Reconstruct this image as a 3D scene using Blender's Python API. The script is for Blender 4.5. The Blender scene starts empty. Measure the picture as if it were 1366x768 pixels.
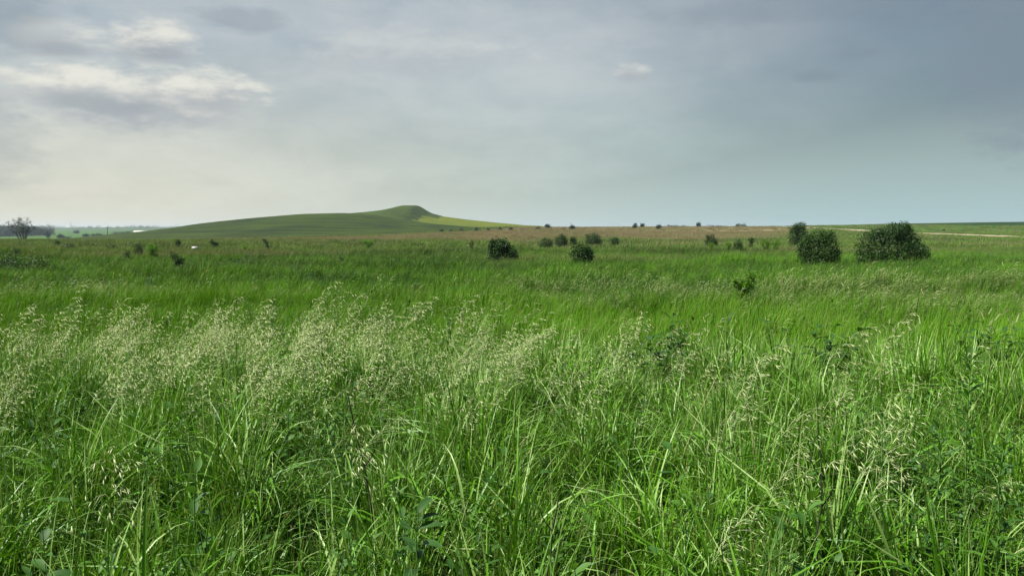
import bpy, math, random
import numpy as np
from mathutils import Vector, Matrix

R = math.radians
scn = bpy.context.scene
COL = scn.collection
rng = np.random.default_rng(7)

# ------------------------------------------------------------------ camera
EYE = 1.65
F = 1114.0                       # focal length in photograph pixels (1366 wide)
HOR = 306.0                      # row of the true horizon in the photograph
cam_d = bpy.data.cameras.new('camera')
cam = bpy.data.objects.new('camera', cam_d)
COL.objects.link(cam)
cam.location = (0, 0, EYE)
cam.rotation_euler = (R(90) - math.atan((384 - HOR) / F), 0, 0)
cam_d.sensor_width = 36
cam_d.lens = F / 1366 * 36
cam_d.clip_start = 0.05
cam_d.clip_end = 30000
scn.camera = cam

# ------------------------------------------------------------------ light
SUN_AZ, SUN_EL = -98.0, 54.0     # degrees: left of the view direction, above the horizon
sd = bpy.data.lights.new('sun', 'SUN')
sd.energy = 5.0
sd.angle = R(1.2)
sd.color = (1.0, 0.955, 0.87)
so = bpy.data.objects.new('sun', sd)
COL.objects.link(so)
sdir = Vector((math.sin(R(SUN_AZ)) * math.cos(R(SUN_EL)), math.cos(R(SUN_AZ)) * math.cos(R(SUN_EL)), math.sin(R(SUN_EL))))
so.rotation_euler = sdir.to_track_quat('Z', 'Y').to_euler()
so.location = (-40, 20, 60)

vs = scn.view_settings
vs.view_transform = 'Standard'
vs.look = 'None'
vs.exposure = 0.95
vs.gamma = 1.0
vs.use_curve_mapping = False
cy = scn.cycles
cy.max_bounces = 6
cy.diffuse_bounces = 3
cy.glossy_bounces = 2
cy.transmission_bounces = 4
cy.transparent_max_bounces = 8
cy.volume_bounces = 0
cy.use_denoising = True
try:
    cy.denoiser = 'OPENIMAGEDENOISE'
    cy.denoising_prefilter = 'ACCURATE'
except Exception:
    pass
cy.caustics_reflective = False
cy.caustics_refractive = False
cy.sample_clamp_indirect = 4


class NT:
    """small helper for node trees"""
    def __init__(self, tree):
        self.t = tree
        self.n = tree.nodes
        self.l = tree.links

    def node(self, kind, **kw):
        x = self.n.new(kind)
        for k, v in kw.items():
            setattr(x, k, v)
        return x

    def put(self, sock, v):
        if hasattr(v, 'links'):
            self.l.new(v, sock)
        elif isinstance(v, (tuple, list)) and len(v) == 3 and sock.type == 'RGBA':
            sock.default_value = (*v, 1)
        else:
            sock.default_value = v

    def m(self, op, a, b=None, c=None, clamp=False):
        x = self.node('ShaderNodeMath', operation=op, use_clamp=clamp)
        for i, v in enumerate((a, b, c)):
            if v is not None:
                self.put(x.inputs[i], v)
        return x.outputs[0]

    def mix(self, f, a, b, blend='MIX'):
        x = self.node('ShaderNodeMix', data_type='RGBA', blend_type=blend)
        x.clamp_factor = True
        self.put(x.inputs[0], f)
        self.put(x.inputs[6], a)
        self.put(x.inputs[7], b)
        return x.outputs[2]

    def ss(self, v, lo, hi, a=0.0, b=1.0):
        x = self.node('ShaderNodeMapRange', interpolation_type='SMOOTHSTEP')
        for i, q in enumerate((v, lo, hi, a, b)):
            self.put(x.inputs[i], q)
        return x.outputs[0]

    def noise(self, vec, scale, detail=4, rough=0.55, dist=0.0):
        x = self.node('ShaderNodeTexNoise')
        self.put(x.inputs['Vector'], vec)
        x.inputs['Scale'].default_value = scale
        x.inputs['Detail'].default_value = detail
        x.inputs['Roughness'].default_value = rough
        x.inputs['Distortion'].default_value = dist
        return x.outputs['Fac']

    def vec(self, x, y, z):
        c = self.node('ShaderNodeCombineXYZ')
        for i, v in enumerate((x, y, z)):
            self.put(c.inputs[i], v)
        return c.outputs[0]


# ------------------------------------------------------------------ world: hazy summer sky with veil and cumulus
w = bpy.data.worlds.new('World')
scn.world = w
w.use_nodes = True
w.node_tree.nodes.clear()
T = NT(w.node_tree)
STR = 0.069
sky = T.node('ShaderNodeTexSky', sky_type='NISHITA')
sky.sun_disc = False
sky.sun_elevation = R(SUN_EL)
sky.sun_rotation = R(SUN_AZ)
sky.air_density = 1.3
sky.dust_density = 2.2
sky.ozone_density = 1.2
g = T.node('ShaderNodeTexCoord').outputs['Generated']
sep = T.node('ShaderNodeSeparateXYZ')
T.l.new(g, sep.inputs[0])
X, Y, Z = sep.outputs
az = T.m('MULTIPLY', T.m('ARCTAN2', X, Y), 57.2958)
el = T.m('MULTIPLY', T.m('ARCSINE', Z), 57.2958)
stretched = T.vec(X, Y, T.m('MULTIPLY', Z, 2.6))
n_big = T.noise(stretched, 3.1, 5, 0.55, 0.3)
n_mid = T.noise(stretched, 9.0, 6, 0.6, 0.2)
n_fine = T.noise(stretched, 26.0, 6, 0.62)
# thin veil over the whole sky, thicker towards the sun side and the horizon
veil_n = T.m('ADD', T.m('MULTIPLY', n_big, 0.65), T.m('MULTIPLY', n_mid, 0.35))
veil = T.ss(veil_n, 0.26, 0.72, 0.62, 0.92)
sunward = T.m('MULTIPLY', T.ss(az, -2.0, 36.0, 1.0, 0.10), T.ss(el, 9.0, 40.0, 1.0, 0.4))
veil = T.m('MULTIPLY', veil, sunward)
low = T.ss(el, -1.0, 11.0, 0.92, 0.0)
veil = T.m('MAXIMUM', veil, low)
hz_warm = T.ss(az, -30.0, 26.0, 1.0, 0.0)
hz_col = T.mix(hz_warm, (3.4, 4.75, 4.8), (6.2, 6.1, 5.1))
up_col = T.mix(n_mid, (3.45, 4.1, 4.55), (4.9, 5.05, 5.05))
veil_col = T.mix(T.ss(el, 0.0, 13.0), hz_col, up_col)
dim = T.node('ShaderNodeMix', data_type='RGBA', blend_type='MULTIPLY')
dim.inputs[0].default_value = 1
T.l.new(sky.outputs[0], dim.inputs[6])
dim.inputs[7].default_value = (0.38, 0.44, 0.47, 1)
col = T.mix(veil, dim.outputs[2], veil_col)


def px_az_el(px, py):
    a = math.atan((px - 683) / F)
    e = math.atan((HOR - py) / F * math.cos(a))
    return math.degrees(a), math.degrees(e)


# cumulus: centre px, py, half width px, half height px, strength
CLOUDS = [(185, 130, 170, 44, 1.0), (90, 118, 70, 30, 0.8), (300, 125, 60, 26, 0.75), (92, 56, 62, 28, 0.6), (215, 62, 60, 28, 0.9),
          (20, 102, 26, 10, 0.4), (840, 100, 26, 13, 0.55), (560, 75, 160, 30, 0.28)]
warp = T.m('SUBTRACT', n_fine, 0.5)
warp2 = T.m('SUBTRACT', n_mid, 0.5)
for (cx, cyy, rx, ry, s) in CLOUDS:
    a0, e0 = px_az_el(cx, cyy)
    a1, _ = px_az_el(cx + rx, cyy)
    _, e1 = px_az_el(cx, cyy - ry)
    u = T.m('DIVIDE', T.m('SUBTRACT', az, a0), a1 - a0)
    v = T.m('DIVIDE', T.m('SUBTRACT', el, e0), e1 - e0)
    vv = T.m('MULTIPLY', v, 1.0)
    r2 = T.m('ADD', T.m('MULTIPLY', u, u), T.m('MULTIPLY', vv, vv))
    dens = T.m('SUBTRACT', 1.0, r2)
    dens = T.m('ADD', T.m('ADD', dens, 0.2), T.m('MULTIPLY', warp, 2.7))
    dens = T.m('ADD', dens, T.m('MULTIPLY', warp2, 1.6))
    f = T.m('MULTIPLY', T.ss(dens, -0.3, 1.25), s)
    shade = T.ss(T.m('ADD', T.m('ADD', v, T.m('MULTIPLY', warp, 2.6)), T.m('MULTIPLY', T.m('ABSOLUTE', u), 0.25)), -0.75, 0.75)
    ccol = T.mix(shade, (3.0, 3.25, 3.5), (6.0, 5.95, 5.4))
    col = T.mix(f, col, ccol)
# grey scraps and cumulus bases; frame-edge ones are lens darkening painted as cloud
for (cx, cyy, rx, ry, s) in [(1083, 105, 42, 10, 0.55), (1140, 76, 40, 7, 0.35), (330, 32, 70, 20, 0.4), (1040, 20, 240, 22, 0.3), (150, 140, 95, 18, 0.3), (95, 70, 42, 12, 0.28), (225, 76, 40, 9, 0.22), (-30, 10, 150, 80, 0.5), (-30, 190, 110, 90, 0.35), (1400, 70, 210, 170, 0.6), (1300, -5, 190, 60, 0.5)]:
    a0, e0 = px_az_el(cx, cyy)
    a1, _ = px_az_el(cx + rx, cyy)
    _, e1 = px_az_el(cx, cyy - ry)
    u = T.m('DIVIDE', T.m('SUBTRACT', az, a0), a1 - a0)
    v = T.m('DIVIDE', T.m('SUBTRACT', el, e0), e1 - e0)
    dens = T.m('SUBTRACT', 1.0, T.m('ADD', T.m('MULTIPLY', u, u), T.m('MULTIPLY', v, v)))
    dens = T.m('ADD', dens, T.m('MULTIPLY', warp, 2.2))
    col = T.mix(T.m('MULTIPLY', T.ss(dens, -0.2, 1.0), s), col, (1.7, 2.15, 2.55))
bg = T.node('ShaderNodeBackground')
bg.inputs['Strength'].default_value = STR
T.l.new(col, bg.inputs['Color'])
wo = T.node('ShaderNodeOutputWorld')
T.l.new(bg.outputs[0], wo.inputs['Surface'])


# ------------------------------------------------------------------ terrain heights
def sstep(a, b, v):
    t = np.clip((np.asarray(v, float) - a) / (b - a), 0, 1)
    return t * t * (3 - 2 * t)


_pn = [(rng.uniform(0.6, 1.6), rng.uniform(0, 6.28), rng.uniform(0, 6.28)) for _ in range(14)]


def waves(x, y, wl, k0=0):
    """smooth random undulation, about -1..1"""
    s = 0
    for k in range(7):
        a, ph, th = _pn[(k + k0) % 14]
        s = s + np.sin((x * math.cos(th) + y * math.sin(th)) * 2 * math.pi / wl * a + ph)
    return s / 3.2


KY = [0, 7, 9.5, 14, 22, 60, 100, 170, 250, 400, 500, 600, 800, 1200, 2000, 3000, 9000]
KC = [0, 0, -.16, -.75, -.92, -1.15, -1.2, -1.2, -.55, 1.5, 2.8, 3.1, 1, -6, -9, -6, -6]
KL = [0, 0, -.16, -.75, -.92, -1.15, -1.25, -1.5, -1.95, -3.6, -5, -6.2, -8, -7.5, -2.5, 3.6, 0]


def prof(y, kz):
    y = np.maximum(np.asarray(y, float), 0.0)
    s = 0
    for k in (-2, -1, 0, 1, 2):
        s = s + np.interp(y * math.exp(k * 0.07), KY, kz)
    return s / 5


def ground(x, y):
    x = np.asarray(x, float)
    y = np.asarray(y, float)
    wt = sstep(-150, 20, x + 0.05 * (y - 400))
    z = prof(y, KC) * wt + prof(y, KL) * (1 - wt)
    z = z + 3.4 * sstep(110, 420, x) * sstep(230, 600, y)
    d = np.hypot(x, y)
    z = z + 0.15 * waves(x * .7, y, 9.0) * sstep(6, 14, d) * (1 - sstep(150, 400, d))
    z = z + 0.24 * waves(x * .7, y, 34.0, 4) * sstep(18, 50, d) * (1 - sstep(150, 300, d))
    z = z + 0.30 * waves(x, y, 160.0, 8) * sstep(120, 300, d) * (1 - sstep(420, 800, d))
    return z


def prow(x, y, z):
    """photograph column and row of a point"""
    p = math.atan((384 - HOR) / F)
    dz = z - EYE
    zc = y * math.cos(p) - dz * math.sin(p)
    yc = y * math.sin(p) + dz * math.cos(p)
    return 683 + F * x / zc, 384 - F * yc / zc


def depth_for(px, row, lift=0.0, y0=6.0, y1=700.0):
    """distance at which the ground (plus lift) first reaches that row"""
    ys = np.exp(np.linspace(math.log(y0), math.log(y1), 1500))
    xs = (px - 683) / F * ys
    rows = prow(xs, ys, ground(xs, ys) + lift)[1]
    k = np.nonzero(rows <= row)[0]
    return float(ys[k[0]]) if len(k) else float(ys[np.argmin(rows)])


# ------------------------------------------------------------------ mesh helpers
def mesh_np(name, v, quads=None, tris=None, attrs=None, mats=None, midx=None, smooth=False):
    me = bpy.data.meshes.new(name)
    v = np.asarray(v, np.float32).reshape(-1, 3)
    fl, st = [], []
    pos = 0
    if quads is not None and len(quads):
        q = np.asarray(quads, np.int32).reshape(-1, 4)
        fl.append(q.ravel())
        st.append(np.arange(len(q), dtype=np.int32) * 4)
        pos = len(q) * 4
    if tris is not None and len(tris):
        t = np.asarray(tris, np.int32).reshape(-1, 3)
        fl.append(t.ravel())
        st.append(pos + np.arange(len(t), dtype=np.int32) * 3)
    me.vertices.add(len(v))
    me.vertices.foreach_set('co', v.ravel())
    if fl:
        fl = np.concatenate(fl)
        st = np.concatenate(st)
        me.loops.add(len(fl))
        me.loops.foreach_set('vertex_index', fl)
        me.polygons.add(len(st))
        me.polygons.foreach_set('loop_start', st)
        if midx is not None:
            me.polygons.foreach_set('material_index', np.asarray(midx, np.int32))
        if smooth:
            me.polygons.foreach_set('use_smooth', np.ones(len(st), bool))
    for k, a in (attrs or {}).items():
        a = np.asarray(a)
        if a.ndim == 1:
            if a.dtype.kind == 'i':
                at = me.attributes.new(k, 'INT', 'POINT')
                at.data.foreach_set('value', a.astype(np.int32))
            else:
                at = me.attributes.new(k, 'FLOAT', 'POINT')
                at.data.foreach_set('value', a.astype(np.float32))
        else:
            at = me.attributes.new(k, 'FLOAT_VECTOR', 'POINT')
            at.data.foreach_set('vector', a.astype(np.float32).ravel())
    for mt in (mats or []):
        me.materials.append(mt)
    me.update()
    me.validate()
    return me


def obj(name, me, parent=None, loc=None, **props):
    o = bpy.data.objects.new(name, me)
    COL.objects.link(o)
    if parent:
        o.parent = parent
    if loc is not None:
        o.location = loc
    for k, v in props.items():
        o[k] = v
    return o


def empty(name, loc, label, category, group=None):
    o = bpy.data.objects.new(name, None)
    COL.objects.link(o)
    o.location = loc
    o.empty_display_size = 0.2
    o['label'] = label
    o['category'] = category
    if group:
        o['group'] = group
    return o


class Acc:
    """collects pieces into one mesh"""
    def __init__(self):
        self.v, self.q, self.t, self.c, self.qm, self.tm = [], [], [], [], [], []
        self.n = 0

    def add(self, v, q=None, t=None, c=None, m=0):
        v = np.asarray(v, float).reshape(-1, 3)
        if q is not None and len(q):
            q = np.asarray(q).reshape(-1, 4)
            self.q.append(q + self.n)
            self.qm.append(np.full(len(q), m))
        if t is not None and len(t):
            t = np.asarray(t).reshape(-1, 3)
            self.t.append(t + self.n)
            self.tm.append(np.full(len(t), m))
        self.v.append(v)
        c = np.zeros((len(v), 3)) if c is None else np.asarray(c, float)
        if c.ndim == 1:
            c = np.tile(c, (len(v), 1))
        self.c.append(c)
        self.n += len(v)

    def mesh(self, name, mats, smooth=False):
        q = np.concatenate(self.q) if self.q else None
        t = np.concatenate(self.t) if self.t else None
        mi = np.concatenate(self.qm + self.tm) if (self.qm or self.tm) else None
        return mesh_np(name, np.concatenate(self.v), q, t, {'c': np.concatenate(self.c)}, mats, mi, smooth)


def ribbon(acc, base, phi, th0, th1, L, W, nseg, c0, m=0, power=1.4, twist=0.0, fold=0.0, taper=2.2, kink=None):
    """a grass blade: starts th0 from the vertical, ends th1, leaning towards azimuth phi"""
    t = np.linspace(0, 1, nseg + 1)
    th = th0 + (th1 - th0) * t ** power
    if kink is not None:
        th = th + kink[1] * sstep(kink[0] - .05, kink[0] + .05, t)
    tm = (th[:-1] + th[1:]) / 2
    dl = L / nseg
    h = np.concatenate([[0], np.cumsum(np.sin(tm)) * dl])
    z = np.concatenate([[0], np.cumsum(np.cos(tm)) * dl])
    d = np.array([math.cos(phi), math.sin(phi), 0])
    s = np.array([-math.sin(phi), math.cos(phi), 0])
    ctr = np.asarray(base)[None] + h[:, None] * d + z[:, None] * np.array([0, 0, 1.0])
    wd = W * np.minimum(1, 0.45 + t * 3) * (1 - t ** taper) + W * 0.04
    nrm = np.cos(th)[:, None] * d * -1 + np.sin(th)[:, None] * np.array([0, 0, 1.0])
    tw = twist * t
    side = np.cos(tw)[:, None] * s + np.sin(tw)[:, None] * nrm
    up = np.cos(tw)[:, None] * nrm - np.sin(tw)[:, None] * s
    if fold:
        vl = ctr - side * wd[:, None] / 2 + up * (wd * fold)[:, None]
        vr = ctr + side * wd[:, None] / 2 + up * (wd * fold)[:, None]
        v = np.stack([vl, ctr, vr], 1).reshape(-1, 3)
        q = []
        for k in range(nseg):
            a = 3 * k
            q += [(a, a + 1, a + 4, a + 3), (a + 1, a + 2, a + 5, a + 4)]
        n = 3
    else:
        v = np.stack([ctr - side * wd[:, None] / 2, ctr + side * wd[:, None] / 2], 1).reshape(-1, 3)
        q = [(2 * k, 2 * k + 1, 2 * k + 3, 2 * k + 2) for k in range(nseg)]
        n = 2
    c = np.stack([np.full(len(v), c0), np.repeat(t, n), np.zeros(len(v))], 1)
    acc.add(v, q, None, c, m)
    return ctr, th


def tube(acc, pts, rad, sides=5, c=(0, 0, 0), m=0):
    pts = np.asarray(pts, float)
    n = len(pts)
    rad = np.broadcast_to(np.asarray(rad, float), (n,))
    vs_ = []
    for i in range(n):
        d = pts[min(i + 1, n - 1)] - pts[max(i - 1, 0)]
        d = d / (np.linalg.norm(d) + 1e-9)
        a = np.cross(d, [0.31, 0.94, 0.12])
        a /= np.linalg.norm(a) + 1e-9
        b = np.cross(d, a)
        ang = np.arange(sides) * 2 * math.pi / sides
        vs_.append(pts[i] + rad[i] * (np.cos(ang)[:, None] * a + np.sin(ang)[:, None] * b))
    q = []
    for i in range(n - 1):
        for k in range(sides):
            k2 = (k + 1) % sides
            q.append((i * sides + k, i * sides + k2, (i + 1) * sides + k2, (i + 1) * sides + k))
    acc.add(np.concatenate(vs_), q, None, np.asarray(c, float), m)


def box(acc, lo, hi, c=(0, 0, 0), m=0):
    x0, y0, z0 = lo
    x1, y1, z1 = hi
    v = [(x0, y0, z0), (x1, y0, z0), (x1, y1, z0), (x0, y1, z0), (x0, y0, z1), (x1, y0, z1), (x1, y1, z1), (x0, y1, z1)]
    q = [(0, 3, 2, 1), (4, 5, 6, 7), (0, 1, 5, 4), (1, 2, 6, 5), (2, 3, 7, 6), (3, 0, 4, 7)]
    acc.add(v, q, None, np.asarray(c, float), m)


# ------------------------------------------------------------------ materials
def mat(name):
    mt = bpy.data.materials.new(name)
    mt.use_nodes = True
    mt.node_tree.nodes.clear()
    t = NT(mt.node_tree)
    out = t.node('ShaderNodeOutputMaterial')
    return mt, t, out


def leaf_shader(t, out, col, rough=0.45, spec=0.35, trans=0.35, tcol=(1.25, 1.15, 0.55)):
    p = t.node('ShaderNodeBsdfPrincipled')
    t.put(p.inputs['Base Color'], col)
    p.inputs['Roughness'].default_value = rough
    p.inputs['Specular IOR Level'].default_value = spec
    tr = t.node('ShaderNodeBsdfTranslucent')
    t.put(tr.inputs['Color'], t.mix(1.0, col, tcol, 'MULTIPLY'))
    mx = t.node('ShaderNodeMixShader')
    mx.inputs[0].default_value = trans
    t.l.new(p.outputs[0], mx.inputs[1])
    t.l.new(tr.outputs[0], mx.inputs[2])
    t.l.new(mx.outputs[0], out.inputs['Surface'])


def inst(t, name):
    a = t.node('ShaderNodeAttribute', attribute_type='INSTANCER', attribute_name=name)
    return a.outputs['Fac']


def geo_c(t):
    a = t.node('ShaderNodeAttribute', attribute_type='GEOMETRY', attribute_name='c')
    s = t.node('ShaderNodeSeparateXYZ')
    t.l.new(a.outputs['Vector'], s.inputs[0])
    return s.outputs


def make_grass_mat(name, deep, fresh, seedy, rough=0.42, spec=0.35, trans=0.33, pale=(0.2, 0.3, 0.1), tip=0.30):
    mt, t, out = mat(name)
    r, tt, _ = geo_c(t)
    tint = inst(t, 'tint')
    brown = inst(t, 'brown')
    f = t.m('ADD', t.m('MULTIPLY', r, 0.5), t.m('MULTIPLY', t.m('SUBTRACT', tint, 0.1), 0.8), clamp=True)
    col = t.mix(f, deep, fresh)
    col = t.mix(t.m('MULTIPLY', t.ss(tt, 0.72, 1.0), tip), col, (0.20, 0.28, 0.06))
    col = t.mix(t.m('MULTIPLY', t.ss(r, 0.80, 0.86), 0.7), col, pale)
    dry = t.ss(r, 0.945, 0.965)
    col = t.mix(t.m('MULTIPLY', dry, 0.8), col, (0.34, 0.29, 0.13))
    col = t.mix(t.m('MULTIPLY', brown, 0.8), col, seedy)
    leaf_shader(t, out, col, rough, spec, trans)
    return mt


M_BLADE = make_grass_mat('grass_blade', (0.015, 0.072, 0.004), (0.100, 0.265, 0.008), (0.15, 0.13, 0.06), rough=0.42, spec=0.34, trans=0.17, pale=(0.28, 0.40, 0.13))
M_MEADOW = make_grass_mat('meadow_blade', (0.011, 0.050, 0.005), (0.082, 0.225, 0.002), (0.190, 0.145, 0.088), rough=0.6, spec=0.08, trans=0.2, pale=(0.085, 0.18, 0.02), tip=0.12)


def make_seed_mat(name, ca, cb):
    mt, t, out = mat(name)
    r, tt, _ = geo_c(t)
    col = t.mix(r, ca, cb)
    col = t.mix(t.m('MULTIPLY', inst(t, 'brown'), 0.75), col, (0.24, 0.17, 0.12))
    leaf_shader(t, out, col, 0.55, 0.25, 0.3, (1.1, 1.05, 0.7))
    return mt


M_SEED = make_seed_mat('grass_seed', (0.30, 0.43, 0.13), (0.64, 0.67, 0.40))
M_SEEDMID = make_seed_mat('meadow_seed', (0.09, 0.16, 0.035), (0.25, 0.29, 0.12))


def make_foliage_mat(name, a, b, rough=0.5, spec=0.18, trans=0.2):
    mt, t, out = mat(name)
    r, tt, _ = geo_c(t)
    col = t.mix(r, a, b)
    leaf_shader(t, out, col, rough, spec, trans)
    return mt


M_SHRUB = make_foliage_mat('shrub_leaf', (0.006, 0.022, 0.005), (0.036, 0.086, 0.015))
M_SHRUB2 = make_foliage_mat('shrub_leaf_mid', (0.009, 0.030, 0.005), (0.042, 0.100, 0.015))
M_FRESH = make_foliage_mat('fresh_leaf', (0.06, 0.16, 0.010), (0.13, 0.27, 0.018), trans=0.42)
M_SAPLING = make_foliage_mat('sapling_leaf', (0.055, 0.16, 0.008), (0.105, 0.24, 0.012), trans=0.4)
M_FAR = make_foliage_mat('far_leaf', (0.006, 0.020, 0.008), (0.022, 0.048, 0.016))
M_WEED = make_foliage_mat('weed_leaf', (0.028, 0.09, 0.014), (0.075, 0.18, 0.024), rough=0.55, spec=0.22, trans=0.33)
M_DOCK = make_foliage_mat('dock_leaf', (0.014, 0.050, 0.010), (0.034, 0.095, 0.016), rough=0.5, spec=0.25, trans=0.25)


def make_plain(name, c, rough=0.8, var=0.3, scale=6.0, spec=0.3):
    mt, t, out = mat(name)
    tc = t.node('ShaderNodeTexCoord').outputs['Object']
    n = t.noise(tc, scale, 5, 0.6)
    p = t.node('ShaderNodeBsdfPrincipled')
    t.put(p.inputs['Base Color'], t.mix(n, tuple(q * (1 - var) for q in c), tuple(min(1, q * (1 + var)) for q in c)))
    p.inputs['Roughness'].default_value = rough
    p.inputs['Specular IOR Level'].default_value = spec
    t.l.new(p.outputs[0], out.inputs['Surface'])
    return mt


M_BARK = make_plain('bark', (0.075, 0.060, 0.045), 0.9, 0.4, 12)
M_STEM = make_plain('green_stem', (0.08, 0.17, 0.03), 0.6, 0.3, 20)
M_STRAW = make_plain('straw', (0.36, 0.33, 0.17), 0.6, 0.3, 20)
M_DEAD = make_plain('dead_stem', (0.030, 0.024, 0.018), 0.85, 0.4, 30)
M_WHITE = make_plain('white_paint', (0.58, 0.58, 0.56), 0.6, 0.12, 2)
M_ROOF = make_plain('grey_roof', (0.30, 0.31, 0.33), 0.6, 0.15, 2)
M_POLE = make_plain('weathered_pole', (0.10, 0.085, 0.07), 0.85, 0.3, 5)
M_STEEL = make_plain('galvanised_steel', (0.34, 0.35, 0.36), 0.45, 0.1, 5)
M_ROAD = make_plain('pale_gravel', (0.29, 0.235, 0.17), 0.95, 0.35, 0.35, 0.1)
M_DARKGLASS = make_plain('dark_glass', (0.02, 0.025, 0.03), 0.15, 0.1, 5, 0.5)
M_TYRE = make_plain('rubber', (0.02, 0.02, 0.02), 0.8, 0.1, 5)


def make_land(name, cols, scale, bump=0.0, stripes=0.0, attr=False):
    """far grassland: mottled greens; optional vertex colour for the kind of grass that grows there"""
    mt, t, out = mat(name)
    tc = t.node('ShaderNodeTexCoord').outputs['Object']
    n1 = t.noise(tc, scale, 9, 0.74)
    n2 = t.noise(tc, scale * 0.13, 4, 0.5)
    f = t.m('ADD', t.m('MULTIPLY', n1, 0.6), t.m('MULTIPLY', n2, 0.5))
    f = t.ss(f, 0.34, 0.78)
    if stripes:
        sp = t.node('ShaderNodeSeparateXYZ')
        t.l.new(tc, sp.inputs[0])
        st = t.noise(t.vec(t.m('MULTIPLY', sp.outputs[0], 0.12), t.m('MULTIPLY', sp.outputs[1], 0.6), t.m('MULTIPLY', sp.outputs[2], 3.0)), 0.16, 5, 0.65)
        f = t.m('ADD', t.m('MULTIPLY', f, 1 - 0.55 * stripes), t.m('MULTIPLY', t.ss(st, 0.43, 0.58), 0.55 * stripes))
    col = t.mix(f, cols[0], cols[1])
    if attr:
        a = t.node('ShaderNodeAttribute', attribute_type='GEOMETRY', attribute_name='brown')
        n3 = t.noise(tc, scale * 0.5, 5, 0.6)
        fb = t.ss(t.m('ADD', a.outputs['Fac'], t.m('MULTIPLY', t.m('SUBTRACT', n3, 0.5), 0.9)), 0.3, 0.7)
        col = t.mix(fb, col, t.mix(n1, (0.12, 0.10, 0.05), (0.24, 0.18, 0.10)))
        a2 = t.node('ShaderNodeAttribute', attribute_type='GEOMETRY', attribute_name='soil')
        col = t.mix(a2.outputs['Fac'], col, t.mix(n1, (0.035, 0.030, 0.018), (0.075, 0.062, 0.035)))
    p = t.node('ShaderNodeBsdfPrincipled')
    t.put(p.inputs['Base Color'], col)
    p.inputs['Roughness'].default_value = 0.95
    p.inputs['Specular IOR Level'].default_value = 0.1
    if bump:
        b = t.node('ShaderNodeBump')
        b.inputs['Strength'].default_value = 0.8
        b.inputs['Distance'].default_value = bump
        t.l.new(n1, b.inputs['Height'])
        t.l.new(b.outputs[0], p.inputs['Normal'])
    t.l.new(p.outputs[0], out.inputs['Surface'])
    return mt


M_GROUND = make_land('prairie_ground', ((0.020, 0.060, 0.008), (0.060, 0.130, 0.014)), 0.6, 0.25, attr=True)
M_HILL = make_land('hill_grass', ((0.007, 0.016, 0.001), (0.038, 0.064, 0.004)), 0.07, 2.5, stripes=1.0)
M_BUTTE = make_land('butte_grass', ((0.010, 0.022, 0.001), (0.046, 0.076, 0.005)), 0.08, 2.5, stripes=0.7)
M_YELLOW = make_land('yellow_crop', ((0.062, 0.090, 0.005), (0.108, 0.126, 0.008)), 0.06, 1.0, stripes=0.6)
M_CROP = make_land('dark_crop', ((0.008, 0.028, 0.008), (0.018, 0.045, 0.010)), 0.10, 0.5)
M_FARHILL = make_land('far_hill', ((0.020, 0.045, 0.018), (0.065, 0.100, 0.035)), 0.012, 1.0)


def brown_zone(x, y):
    """where the dry brown prairie grass grows (0..1)"""
    x = np.asarray(x, float)
    y = np.asarray(y, float)
    c = x / np.maximum(y, 1) * F + 683
    near = np.interp(c, [-2000, 240, 300, 420, 520, 640, 740, 860, 960, 1040, 1090, 3000], [400, 300, 205, 195, 200, 170, 185, 178, 180, 250, 420, 420])
    far = np.interp(c, [-2000, 240, 300, 420, 520, 640, 720, 1000, 1060, 1100, 3000], [400, 300, 245, 250, 300, 360, 620, 620, 380, 420, 420])
    wob = 14 * waves(x, y, 60.0, 3)
    return sstep(near - 45, near + 75, y + 1.6 * wob) * (1 - sstep(far - 20, far + 20, y + wob)) * (0.45 + 0.5 * sstep(-.9, .6, waves(x * .5, y, 23.0, 1)))


# ------------------------------------------------------------------ ground sheet (full circle, finer where the camera looks)
azs = np.concatenate([np.linspace(-42, 42, 760), np.linspace(42, 318, 150)[1:-1]])
rad = np.concatenate([[0.01], np.exp(np.linspace(math.log(0.6), math.log(7000), 250))])
AZ, RR = np.meshgrid(np.radians(azs), rad)
gx, gy = RR * np.sin(AZ), RR * np.cos(AZ)
gz = ground(gx, gy)
na, nr = len(azs), len(rad)
i, j = np.meshgrid(np.arange(nr - 1), np.arange(na), indexing='ij')
j2 = (j + 1) % na
quads = np.stack([i * na + j, i * na + j2, (i + 1) * na + j2, (i + 1) * na + j], -1).reshape(-1, 4)[:, ::-1]
bz = brown_zone(gx, gy)
soil = 1 - sstep(9, 26, RR)
gm = mesh_np('ground', np.stack([gx, gy, gz], -1), quads, None, {'brown': bz.ravel(), 'soil': soil.ravel()}, [M_GROUND], None, True)
obj('ground', gm, kind='structure', label='prairie ground under the tall grass, rolling away to the horizon')


def grid_sheet(name, x0, x1, nx, y0, y1, ny, fz, m, **props):
    gx_, gy_ = np.meshgrid(np.linspace(x0, x1, nx), np.linspace(y0, y1, ny))
    v = np.stack([gx_, gy_, fz(gx_, gy_)], -1)
    i_, j_ = np.meshgrid(np.arange(ny - 1), np.arange(nx - 1), indexing='ij')
    q = np.stack([i_ * nx + j_, i_ * nx + j_ + 1, (i_ + 1) * nx + j_ + 1, (i_ + 1) * nx + j_], -1).reshape(-1, 4)
    v = v.reshape(-1, 3)
    if np.isnan(v).any():                # keep only the cells inside the field's outline
        ok = ~np.isnan(v[:, 2])
        q = q[ok[q].all(1)]
        remap = np.cumsum(ok) - 1
        q, v = remap[q], v[ok]
    me = mesh_np(name, v, q, None, None, [m], None, True)
    return obj(name, me, **props)


def sil(points, yd):
    """skyline given as photograph points -> crest heights over x at distance yd"""
    xs = [(p - 683) / F * yd for p, _ in points]
    zs = [EYE + (HOR - r) / F * yd for _, r in points]
    return np.array(xs), np.array(zs)


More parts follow.
